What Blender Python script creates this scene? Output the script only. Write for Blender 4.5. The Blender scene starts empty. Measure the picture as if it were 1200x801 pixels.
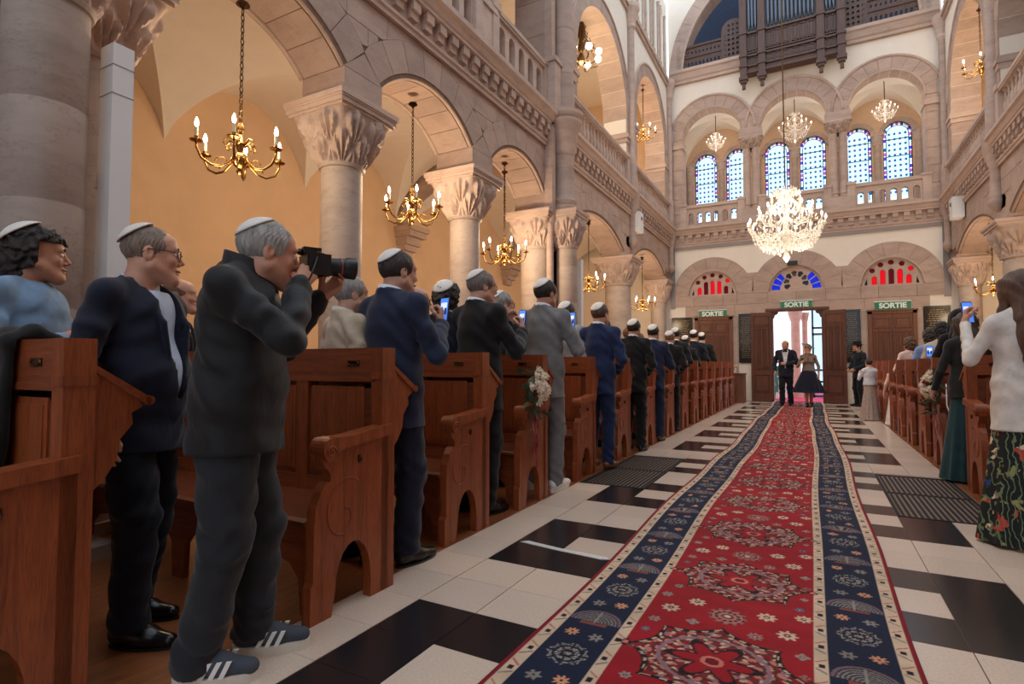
import bpy, bmesh, math, random
import numpy as np
from mathutils import Vector, Matrix
random.seed(7); np.random.seed(7)
PI = math.pi
SC = bpy.context.scene
COL = SC.collection
# ------------------------------------------------------------------ camera
cam_d = bpy.data.cameras.new('camera'); cam = bpy.data.objects.new('camera', cam_d); COL.objects.link(cam)
cam_d.sensor_width = 36.0; cam_d.lens = 650.0/1200*36; cam_d.clip_end = 200
cam.location = (0.42, 0, 1.12); cam.rotation_euler = (math.radians(92.4), 0, math.radians(28.5))
SC.camera = cam
# ------------------------------------------------------------------ world and exposure
W = bpy.data.worlds.new('daylight'); SC.world = W; W.use_nodes = True
bg = W.node_tree.nodes['Background']; bg.inputs[0].default_value = (0.82, 0.91, 1.0, 1); bg.inputs[1].default_value = 1.25
SC.view_settings.view_transform = 'Standard'; SC.view_settings.look = 'None'
SC.view_settings.exposure = 0.6; SC.view_settings.gamma = 1.0; SC.view_settings.use_curve_mapping = False
LAMP = 0.55          # strength of all chandelier lamps
# ------------------------------------------------------------------ materials
MATS = {}
def srgb(r, g, b):
    f = lambda c: (c/255/12.92) if c/255 <= .04045 else ((c/255+.055)/1.055)**2.4
    return (f(r), f(g), f(b), 1)
class NT:
    def __init__(s, name):
        s.m = bpy.data.materials.new(name); s.m.use_nodes = True; s.t = s.m.node_tree; s.n = s.t.nodes; s.l = s.t.links
        s.p = s.n['Principled BSDF']; s.out = s.n['Material Output']
    def a(s, typ, **kw):
        n = s.n.new(typ)
        for k, v in kw.items():
            if hasattr(n, k): setattr(n, k, v)
            else: n.inputs[k.replace('_', ' ')].default_value = v
        return n
    def lk(s, o, i): s.l.new(o, i)
def ramp(nt, fac, stops):
    r = nt.a('ShaderNodeValToRGB'); nt.lk(fac, r.inputs[0]); e = r.color_ramp.elements
    while len(e) < len(stops): e.new(0.5)
    for el, (p, c) in zip(e, stops): el.position = p; el.color = c
    return r
def mat(name, col, rough=.6, metal=0, noise=0, nscale=8, stretch=(1,1,1), bump=0, bscale=60, spec=.5, sheen=0, coat=0, rnd=0):
    """colour with procedural tonal variation, fine relief, and a small change from piece to piece"""
    if name in MATS: return MATS[name]
    t = NT(name); p = t.p
    p.inputs['Roughness'].default_value = rough; p.inputs['Metallic'].default_value = metal
    p.inputs['Specular IOR Level'].default_value = spec; p.inputs['Sheen Weight'].default_value = sheen; p.inputs['Coat Weight'].default_value = coat
    p.inputs['Base Color'].default_value = col
    tc = t.a('ShaderNodeTexCoord'); mp = t.a('ShaderNodeMapping'); t.lk(tc.outputs['Object'], mp.inputs[0]); mp.inputs['Scale'].default_value = stretch
    if noise or rnd:
        n = t.a('ShaderNodeTexNoise', Scale=nscale, Detail=6.0, Roughness=.6); t.lk(mp.outputs[0], n.inputs[0])
        lo = tuple(c*(1-noise) for c in col[:3])+(1,); hi = tuple(min(1, c*(1+noise)) for c in col[:3])+(1,)
        r = ramp(t, n.outputs['Fac'], [(.3, lo), (.7, hi)])
        o = r.outputs[0]
        if rnd:
            oi = t.a('ShaderNodeObjectInfo'); h = t.a('ShaderNodeHueSaturation')
            mr = t.a('ShaderNodeMapRange'); t.lk(oi.outputs['Random'], mr.inputs[0]); mr.inputs[3].default_value = 1-rnd; mr.inputs[4].default_value = 1+rnd
            t.lk(mr.outputs[0], h.inputs['Value']); t.lk(o, h.inputs['Color']); o = h.outputs[0]
        t.lk(o, p.inputs['Base Color'])
    if bump:
        n2 = t.a('ShaderNodeTexNoise', Scale=bscale, Detail=4.0); t.lk(mp.outputs[0], n2.inputs[0])
        b = t.a('ShaderNodeBump', Strength=bump, Distance=.02); t.lk(n2.outputs['Fac'], b.inputs['Height']); t.lk(b.outputs[0], p.inputs['Normal'])
    MATS[name] = t.m
    return t.m
def mat_stone(name, col, vein=(.5,.42,.36,1), vamt=.55, rnd=.07):
    t = NT(name); p = t.p; p.inputs['Roughness'].default_value = .62
    tc = t.a('ShaderNodeTexCoord'); g = t.a('ShaderNodeNewGeometry')
    mp = t.a('ShaderNodeMapping'); t.lk(g.outputs['Position'], mp.inputs[0]); mp.inputs['Scale'].default_value = (1, 1, 2.6)
    n = t.a('ShaderNodeTexNoise', Scale=2.2, Detail=8.0, Roughness=.65); t.lk(mp.outputs[0], n.inputs[0])
    r = ramp(t, n.outputs['Fac'], [(.3, tuple(c*.80 for c in col[:3])+(1,)), (.52, col), (.75, tuple(min(1, c*1.13) for c in col[:3])+(1,))])
    # thin stylolite veins: narrow band of a warped noise
    n2 = t.a('ShaderNodeTexNoise', Scale=1.7, Detail=9.0, Roughness=.6); t.lk(mp.outputs[0], n2.inputs[0])
    mr = ramp(t, n2.outputs['Fac'], [(.490, (0,0,0,1)), (.5, (1,1,1,1)), (.510, (0,0,0,1))])
    n3 = t.a('ShaderNodeTexNoise', Scale=3.0); t.lk(g.outputs['Position'], n3.inputs[0])
    mm = t.a('ShaderNodeMath', operation='MULTIPLY'); t.lk(mr.outputs[0], mm.inputs[0]); t.lk(n3.outputs['Fac'], mm.inputs[1])
    m2 = t.a('ShaderNodeMath', operation='MULTIPLY'); t.lk(mm.outputs[0], m2.inputs[0]); m2.inputs[1].default_value = vamt
    mx = t.a('ShaderNodeMixRGB'); t.lk(m2.outputs[0], mx.inputs[0]); t.lk(r.outputs[0], mx.inputs[1]); mx.inputs[2].default_value = tuple(c*.45 for c in col[:3])+(1,)
    oi = t.a('ShaderNodeObjectInfo'); h = t.a('ShaderNodeHueSaturation'); m3 = t.a('ShaderNodeMapRange'); t.lk(oi.outputs['Random'], m3.inputs[0])
    m3.inputs[3].default_value = 1-rnd; m3.inputs[4].default_value = 1+rnd; t.lk(m3.outputs[0], h.inputs['Value']); t.lk(mx.outputs[0], h.inputs['Color'])
    t.lk(h.outputs[0], p.inputs['Base Color'])
    nb = t.a('ShaderNodeTexNoise', Scale=45.0, Detail=5.0); t.lk(g.outputs['Position'], nb.inputs[0])
    b = t.a('ShaderNodeBump', Strength=.18, Distance=.01); t.lk(nb.outputs['Fac'], b.inputs['Height']); t.lk(b.outputs[0], p.inputs['Normal'])
    MATS[name] = t.m; return t.m
def mat_wood(name, col, axis=2, rough=.38, dark=.5, rnd=.10):
    t = NT(name); p = t.p; p.inputs['Roughness'].default_value = rough
    tc = t.a('ShaderNodeTexCoord'); mp = t.a('ShaderNodeMapping'); t.lk(tc.outputs['Object'], mp.inputs[0])
    sc = [9., 9., 9.]; sc[axis] = .8; mp.inputs['Scale'].default_value = sc
    n = t.a('ShaderNodeTexNoise', Scale=3.2, Detail=8.0, Roughness=.65, Distortion=.6); t.lk(mp.outputs[0], n.inputs[0])
    r = ramp(t, n.outputs['Fac'], [(.28, tuple(c*dark for c in col[:3])+(1,)), (.5, col), (.75, tuple(min(1, c*1.35) for c in col[:3])+(1,))])
    n2 = t.a('ShaderNodeTexNoise', Scale=22.0, Detail=3.0); t.lk(mp.outputs[0], n2.inputs[0])
    mx = t.a('ShaderNodeMixRGB', blend_type='MULTIPLY'); mx.inputs[0].default_value = .5; t.lk(r.outputs[0], mx.inputs[1])
    r2 = ramp(t, n2.outputs['Fac'], [(.35, (.55,.5,.5,1)), (.6, (1,1,1,1))]); t.lk(r2.outputs[0], mx.inputs[2])
    oi = t.a('ShaderNodeObjectInfo'); h = t.a('ShaderNodeHueSaturation'); m3 = t.a('ShaderNodeMapRange'); t.lk(oi.outputs['Random'], m3.inputs[0])
    m3.inputs[3].default_value = 1-rnd; m3.inputs[4].default_value = 1+rnd; t.lk(m3.outputs[0], h.inputs['Value']); t.lk(mx.outputs[0], h.inputs['Color'])
    t.lk(h.outputs[0], p.inputs['Base Color'])
    b = t.a('ShaderNodeBump', Strength=.12, Distance=.01); t.lk(n2.outputs['Fac'], b.inputs['Height']); t.lk(b.outputs[0], p.inputs['Normal'])
    MATS[name] = t.m; return t.m
def mat_pane(name, col, thru=.8):
    """coloured glass: lets tinted daylight through, with a glossy surface"""
    t = NT(name); tr = t.a('ShaderNodeBsdfTransparent'); tr.inputs[0].default_value = col
    t.p.inputs['Base Color'].default_value = tuple(c*.6 for c in col[:3])+(1,); t.p.inputs['Roughness'].default_value = .25
    mx = t.a('ShaderNodeMixShader'); mx.inputs[0].default_value = thru; t.lk(t.p.outputs[0], mx.inputs[1]); t.lk(tr.outputs[0], mx.inputs[2]); t.lk(mx.outputs[0], t.out.inputs[0])
    MATS[name] = t.m; return t.m
def mat_emit(name, col, st):
    t = NT(name); t.p.inputs['Emission Color'].default_value = col; t.p.inputs['Emission Strength'].default_value = st; t.p.inputs['Base Color'].default_value = col
    MATS[name] = t.m; return t.m
STONE = mat_stone('limestone', srgb(182,158,145)); STONE2 = mat_stone('limestone_pale', srgb(192,169,156), rnd=.09); COLST = mat_stone('limestone_column', srgb(180,163,152), vamt=.7)
MORT = mat('mortar', srgb(128,104,90), .9, noise=.2, nscale=20)
PLAST = mat('plaster_cream', srgb(238,229,217), .85, noise=.03, nscale=3, bump=.05)
PEACH = mat('plaster_peach', srgb(229,197,163), .85, noise=.05, nscale=2, bump=.05)
NAVYW = mat('wall_dark_blue', srgb(16,34,62), .8, noise=.2)
PEWW = mat_wood('pew_wood', srgb(150,76,39), 2); PEWX = mat_wood('pew_wood_long', srgb(144,72,38), 0)
PEWD = mat_wood('pew_wood_shelf', srgb(122,62,36), 0)
DOORW = mat_wood('door_oak', srgb(120,72,48), 2, .5, .6); DOORB = mat_wood('door_walnut', srgb(108,64,48), 2, .5, .6)
ORGW = mat_wood('organ_oak', srgb(92,66,58), 2, .5, .6, .04)
FLOORW = mat_wood('floor_wood', srgb(142,84,50), 1, .3)
BRASS = mat('brass', srgb(176,134,76), .25, 1, noise=.15); BRONZE = mat('dark_bronze', srgb(92,70,48), .35, 1, noise=.2)
IRON = mat('black_iron', srgb(30,28,28), .5, .6)
BULB = mat_emit('lamp_bulb', (1, .80, .52, 1), 22); BULBW = mat_emit('lamp_bulb_white', (1, .88, .70, 1), 11); CANDLE = mat('candle_sleeve', srgb(245,232,205), .5)
WHITE = mat('white_paint', srgb(232,232,232), .45); BLACKP = mat('black_plastic', srgb(22,22,24), .35)
TILEW = mat('tile_cream', srgb(214,192,174), .22, noise=.10, nscale=90, rnd=.05, bump=.01); TILEB = mat('tile_black', srgb(38,34,36), .2, noise=.35, nscale=120, rnd=.12, bump=.01)
TILEWT, TILEBT = TILEW, TILEB
# ------------------------------------------------------------------ mesh helpers
class MB:
    """collects shapes for one mesh"""
    def __init__(s): s.v = []; s.f = []
    def add(s, vs, fs):
        o = len(s.v); s.v += [tuple(map(float, v)) for v in vs]; s.f += [tuple(i+o for i in f) for f in fs]; return s
    def box(s, x0, x1, y0, y1, z0, z1):
        return s.add([(x,y,z) for z in (z0,z1) for y in (y0,y1) for x in (x0,x1)], [(0,2,3,1),(4,5,7,6),(0,1,5,4),(2,6,7,3),(0,4,6,2),(1,3,7,5)])
    def prism(s, poly, w0, w1, ax='x'):
        """poly of (u,v): ax x -> u=y v=z; ax y -> u=x v=z; ax z -> u=x v=y"""
        n = len(poly); P = {'x': lambda u,v,w:(w,u,v), 'y': lambda u,v,w:(u,w,v), 'z': lambda u,v,w:(u,v,w)}[ax]
        vs = [P(u,v,w0) for u,v in poly]+[P(u,v,w1) for u,v in poly]
        fs = [tuple(range(n))[::-1], tuple(range(n,2*n))]+[(i,(i+1)%n,n+(i+1)%n,n+i) for i in range(n)]
        return s.add(vs, fs)
    def lathe(s, prof, n=16, c=(0,0,0), caps=True):
        vs = []; fs = []
        for r, z in prof:
            for k in range(n): a = 2*PI*k/n; vs.append((c[0]+r*math.cos(a), c[1]+r*math.sin(a), c[2]+z))
        for i in range(len(prof)-1):
            for k in range(n): fs.append((i*n+k, i*n+(k+1)%n, (i+1)*n+(k+1)%n, (i+1)*n+k))
        if caps: fs.append(tuple(range(n))[::-1]); fs.append(tuple((len(prof)-1)*n+k for k in range(n)))
        return s.add(vs, fs)
    def tube(s, pts, r, n=8, closed=False):
        pts = [Vector(p) for p in pts]; m = len(pts); rs = r if hasattr(r, '__len__') else [r]*m
        vs = []; fs = []; up = None
        for i, p in enumerate(pts):
            t = (pts[(i+1) % m]-pts[i-1]) if closed else (pts[min(i+1,m-1)]-pts[max(i-1,0)])
            t.normalize()
            if up is None: up = Vector((0,0,1)) if abs(t.z) < .9 else Vector((1,0,0))
            a = up-t*up.dot(t)
            if a.length < 1e-4: a = t.orthogonal()
            a.normalize(); b = t.cross(a); up = a
            for k in range(n): q = 2*PI*k/n; vs.append(p+(a*math.cos(q)+b*math.sin(q))*rs[i])
        for i in range(m if closed else m-1):
            j = (i+1) % m
            for k in range(n): fs.append((i*n+k, i*n+(k+1)%n, j*n+(k+1)%n, j*n+k))
        if not closed: fs.append(tuple(range(n))[::-1]); fs.append(tuple((m-1)*n+k for k in range(n)))
        return s.add(vs, fs)
    def ball(s, c, r, n=10, m=6):
        rr = r if hasattr(r, '__len__') else (r,r,r)
        vs = [(c[0],c[1],c[2]-rr[2])]; fs = []
        for j in range(1, m):
            t = PI*j/m-PI/2
            for k in range(n): a = 2*PI*k/n; vs.append((c[0]+rr[0]*math.cos(t)*math.cos(a), c[1]+rr[1]*math.cos(t)*math.sin(a), c[2]+rr[2]*math.sin(t)))
        vs.append((c[0],c[1],c[2]+rr[2])); L = len(vs)-1
        for k in range(n):
            fs.append((0, 1+(k+1)%n, 1+k)); fs.append((L, 1+(m-2)*n+k, 1+(m-2)*n+(k+1)%n))
        for j in range(m-2):
            for k in range(n): fs.append((1+j*n+k, 1+j*n+(k+1)%n, 1+(j+1)*n+(k+1)%n, 1+(j+1)*n+k))
        return s.add(vs, fs)
    def mesh(s, name, m, smooth=False):
        me = bpy.data.meshes.new(name); me.from_pydata(s.v, [], s.f); me.validate()
        if m: me.materials.append(m)
        b = bmesh.new(); b.from_mesh(me); bmesh.ops.recalc_face_normals(b, faces=b.faces); b.to_mesh(me); b.free()
        if smooth: sm(me, smooth)
        return me
    def build(s, name, m, parent=None, smooth=False, loc=None):
        return link(name, s.mesh(name, m, smooth), parent, loc)
def sm(me, ang=True):
    me.polygons.foreach_set('use_smooth', [True]*len(me.polygons))
    if ang is not True and ang:
        try: me.set_sharp_from_angle(angle=math.radians(ang))
        except Exception: pass
def link(name, me, parent=None, loc=None, rot=None):
    o = bpy.data.objects.new(name, me); COL.objects.link(o); o.parent = parent
    if loc: o.location = loc
    if rot: o.rotation_euler = rot
    return o
def tag(o, label, cat=None, group=None, kind=None):
    o['label'] = label
    if cat: o['category'] = cat
    if group: o['group'] = group
    if kind: o['kind'] = kind
    return o
def thing(name, label, cat, loc=(0,0,0), rz=0, group=None):
    o = bpy.data.objects.new(name, None); COL.objects.link(o); o.location = loc; o.rotation_euler = (0,0,rz); o.empty_display_size = .1
    return tag(o, label, cat, group)
def copy_tree(o, parent=None):
    c = o.copy(); COL.objects.link(c); c.parent = parent
    for ch in list(o.children): copy_tree(ch, c)
    return c
def struct(o, label): o['kind'] = 'structure'; o['label'] = label; return o
def arc(cx, cz, r, a0, a1, n): return [(cx+r*math.cos(a0+(a1-a0)*i/n), cz+r*math.sin(a0+(a1-a0)*i/n)) for i in range(n+1)]
def plate(name, loops, depth, m, bevel=0):
    """flat plate with real holes: loops[0] outline, others holes; lies in XZ, thickness along Y (0..depth)"""
    from mathutils.geometry import delaunay_2d_cdt
    vs = []; es = []
    for L in loops:
        b = len(vs); k = len(L); vs += [Vector((float(x), float(z))) for x, z in L]; es += [(b+i, b+(i+1) % k) for i in range(k)]
    v2, e2, f2, _, eo, _ = delaunay_2d_cdt(vs, es, [], 0, 1e-6)
    ct = np.array([[sum(v2[i].x for i in f)/3, sum(v2[i].y for i in f)/3] for f in f2]); ins = np.zeros(len(f2), int)
    for L in loops:                                  # even-odd test of each triangle
        q = np.array(L, float); r_ = np.roll(q, -1, 0)
        for (x0, y0), (x1, y1) in zip(q, r_):
            if y0 == y1: continue
            c = ((y0 > ct[:,1]) != (y1 > ct[:,1])) & (ct[:,0] < (x1-x0)*(ct[:,1]-y0)/(y1-y0)+x0); ins += c
    f2 = [f for f, k in zip(f2, ins) if k % 2]
    n = len(v2); V = [(v.x, v.y, -depth/2) for v in v2]+[(v.x, v.y, depth/2) for v in v2]
    F = [tuple(f)[::-1] for f in f2]+[tuple(i+n for i in f) for f in f2]
    cnt = {}
    for f in f2:
        for a, b in zip(f, list(f[1:])+[f[0]]): cnt[frozenset((a, b))] = cnt.get(frozenset((a, b)), [])+[(a, b)]
    F += [(q[0][0], q[0][1], q[0][1]+n, q[0][0]+n) for q in cnt.values() if len(q) == 1]
    me = bpy.data.meshes.new(name); me.from_pydata(V, [], F)
    b_ = bmesh.new(); b_.from_mesh(me); bmesh.ops.recalc_face_normals(b_, faces=b_.faces); b_.to_mesh(me); b_.free()
    me.transform(Matrix(((1,0,0,0),(0,0,-1,depth/2),(0,1,0,0),(0,0,0,1)))); me.name = name; me.materials.clear(); me.materials.append(m)
    return me
def text_mesh(s, size, depth, m, bold=0):
    cu = bpy.data.curves.new('lettering', 'FONT'); cu.body = s; cu.size = size; cu.extrude = depth; cu.align_x = 'CENTER'; cu.align_y = 'CENTER'; cu.offset = bold
    o = bpy.data.objects.new('lettering', cu); COL.objects.link(o)
    dg = bpy.context.evaluated_depsgraph_get(); dg.update(); me = bpy.data.meshes.new_from_object(o.evaluated_get(dg))
    bpy.data.objects.remove(o); bpy.data.curves.remove(cu); me.transform(Matrix.Rotation(PI/2, 4, 'X')); me.materials.clear(); me.materials.append(m); return me
def archshape(cx, z0, zs, w, n=8):
    """round-headed outline, w = half width"""
    return [(cx-w, z0), (cx+w, z0)]+[(cx+w*math.cos(PI*i/n), zs+w*math.sin(PI*i/n)) for i in range(n+1)]
def lamp(name, loc, power, parent=None, col=(1,.74,.48), r=.15):
    d = bpy.data.lights.new(name, 'POINT'); d.energy = power*LAMP; d.color = col; d.shadow_soft_size = r
    o = bpy.data.objects.new(name, d); COL.objects.link(o); o.location = loc; o.parent = parent; return o
# ================================================================== floor
XF, XB, XA = 3.75, 4.37, 7.45            # arcade face, arcade back, aisle wall
YW = 18.9                                # entrance wall
floor = struct(MB().box(-1.6, 1.6, -5, YW+.3, -.12, -.006).build('floor', MORT), 'cream and black tiled aisle floor between the pews')
for s in (-1, 1):
    m = MB(); a, b = sorted((s*1.585, s*(XA+.1))); m.box(a, b, -5, YW+.2, -.12, 0); m.build('wood_floor', FLOORW, floor)
P = .317; Y0 = 1.22-5*P
tm = {}
for k, mt in (('w', TILEW), ('b', TILEB)):
    g = .0012
    tm[k] = MB().prism([(-P/2+g,-P/2+g),(P/2-g,-P/2+g),(P/2-g,P/2-g),(-P/2+g,P/2-g)], -.05, 0, 'z').mesh('floor_tile', mt)
rest = {'w': MB(), 'b': MB()}
for j in range(60):
    yc = Y0+(j+.5)*P; r = j % 5
    if yc > YW: break
    for s in (-1, 1):
        for c in range(3):
            xc = s*(1.585-(c+.5)*.3195)
            k = 'b' if (r < 3 and (c == 1 or (c == 2 and r != 1))) else 'w'
            if c == 0 and s == 0: k = 'w'
            if 5.03 < yc < 6.84 and c < 2 and abs(xc)-P/2 > .9: continue
            if yc < 11.2:
                o = link('floor_tile', tm[k], floor, (xc, yc, 0))
            else: rest[k].box(xc-P/2+.0015, xc+P/2-.0015, yc-P/2+.0015, yc+P/2-.0015, -.05, 0)
for k, mt in (('w', TILEW), ('b', TILEB)):
    o = rest[k].build('distant_tiles', mt, floor); o['kind'] = 'stuff'
MB().box(-.63, .63, -5, YW, -.05, -.001).build('aisle_slab', TILEW, floor)
# ventilation grates
GR = mat('grate_iron', srgb(24,24,26), .7, 0, spec=.25)
for s in (-1, 1):
    g = thing('floor_grate', 'black iron floor grate with long bars, on the '+('left side by the pews' if s < 0 else 'right side near the floral trousers'), 'grate', (s*1.26, 5.945, 0), 0, 'floor grates')
    w, l = .31, .905
    MB().box(-w, w, -l, l, -.05, -.024).build('tray', GR, g)
    MB().box(-w, -w+.02, -l, l, -.018, .002).box(w-.02, w, -l, l, -.018, .002).box(-w, w, -l, -l+.02, -.018, .002).box(-w, w, l-.02, l, -.018, .002).box(-w, w, -.012, .012, -.018, .0015).build('frame', GR, g)
    bm_ = MB().box(-.0085, .0085, -.44, .44, -.022, .001).mesh('bar', GR)
    for i in range(15):
        for h in (-1, 1): link('bar', bm_, g, (-w+.042+i*.0383, h*.449, 0))
# ================================================================== columns
def cap_mesh(name, r, half, h, m, lobes=8):
    nt, nz = 160, 36; V = []; F = []
    for j in range(nz+1):
        t = j/nz
        for k in range(nt):
            th = 2*PI*k/nt; c, s_ = abs(math.cos(th)), abs(math.sin(th))
            p = 2+10*t**1.5; sq = (c**p+s_**p)**(-1/p)
            R = r*(1-t**1.05)*1.04+(half*.88*sq)*(t**1.05)
            d = 0
            for row, (t0, t1, off, amp) in enumerate(((0,.60,0,.052),(.34,1.0,.5,.066))):
                if not t0 <= t <= t1: continue
                v = (t-t0)/(t1-t0); u = ((th*lobes/(2*PI)+off+.5) % 1-.5)*2
                fa = math.atan2(u*1.1, v+.25); rho = math.hypot(u*.95, v)
                if rho < 1.02:
                    lf = amp*(.25+.75*v)*(1-max(0, rho-.75)/.27*.9)
                    lf += .024*math.cos(fa*11)*min(1, v*4)*(1 if rho < .93 else .3)
                    d = max(d, lf)
            V.append(((R+d)*math.cos(th), (R+d)*math.sin(th), h*t))
    for j in range(nz):
        for k in range(nt): F.append((j*nt+k, j*nt+(k+1)%nt, (j+1)*nt+(k+1)%nt, (j+1)*nt+k))
    mb = MB(); mb.add(V, F); me = mb.mesh(name, m); sm(me, 50); return me
CAPS = {}
def column(par, x, y, r, half, drums=(0,), zt=3.25, name='column', ztop=3.9, base=.35):
    """shaft of stacked drums, moulded base, leaf capital and square abacus"""
    zs = [base]+[z for z in drums if z > base]+[zt]
    nk = 40 if r > .17 else 24
    sh = MB().lathe([(r*1.0, zs[0]), (r, zs[1]-.006)], nk).build(name, COLST, par, 40, (x, y, 0))
    for a, b in zip(zs[1:-1], zs[2:]): MB().lathe([(r*.992, a-.012), (r*.992, a), (r, a+.002), (r, b-.006)], nk).build('drum', COLST, sh, 40)
    MB().lathe([(r*1.35,0),(r*1.35,.10),(r*1.32,.11),(r*1.3,.16),(r*1.36,.2),(r*1.3,.24),(r*1.12,.26),(r*1.1,.29),(r*1.2,.31),(r*1.15,.34),(r,base)], 32).box(-r*1.5, r*1.5, -r*1.5, r*1.5, 0, .08).build('base', COLST, sh, 40)
    MB().lathe([(r,zt-.03),(r*1.08,zt-.025),(r*1.13,zt),(r*1.08,zt+.03),(r*1.0,zt+.035)], 40).build('necking', COLST, sh, 40)
    k = (round(r,2), half, zt, ztop)
    h = ztop-zt
    if k not in CAPS:
        ab = MB(); z = h
        for a, b, f in ((h-.15,h-.12,.90),(h-.12,h-.075,.95),(h-.075,h-.055,.975),(h-.055,h,1.0)): ab.box(-half*f, half*f, -half*f, half*f, a, b)
        CAPS[k] = (cap_mesh('capital', r, half, h-.145, STONE2), ab.mesh('abacus', STONE2))
    link('capital', CAPS[k][0], sh, (0,0,zt)); link('abacus', CAPS[k][1], sh, (0,0,zt))
    return sh
# ================================================================== arcade walls
def stones(par, polys, x0, x1, m=STONE, name='stone'):
    for p in polys:
        MB().prism(p, x0, x1, 'x').build(name, m, par)
def inset(poly, g=.004):
    cy = sum(p[0] for p in poly)/len(poly); cz = sum(p[1] for p in poly)/len(poly); out = []
    for y, z in poly:
        d = math.hypot(y-cy, z-cz); out.append((y+(cy-y)/d*g*1.4, z+(cz-z)/d*g*1.4))
    return out
def voussoirs(yc, zc, R, T, phi, n, seg=3):
    """ring stones between +-phi from the crown"""
    P_ = []
    for i in range(n):
        a0 = PI/2+phi-2*phi*i/n; a1 = PI/2+phi-2*phi*(i+1)/n; e = .004/R
        inn = [(yc+R*math.cos(a0-e+(a1-a0+2*e)*k/seg), zc+R*math.sin(a0-e+(a1-a0+2*e)*k/seg)) for k in range(seg+1)]
        e = .004/(R+T)
        outr = [(yc+(R+T)*math.cos(a0-e+(a1-a0+2*e)*k/seg), zc+(R+T)*math.sin(a0-e+(a1-a0+2*e)*k/seg)) for k in range(seg, -1, -1)]
        P_.append(inn+outr)
    return P_
ARA = [(3.145,.93,4.2,.42,7), (5.575,.93,4.2,.42,7), (8.005,.93,4.2,.42,7)]     # centre, half span, springing, rise, stones
ARB = [(11.875,1.775,4.0,.46,11), (16.3,1.75,4.0,.46,11)]
ZC = 5.05
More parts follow.
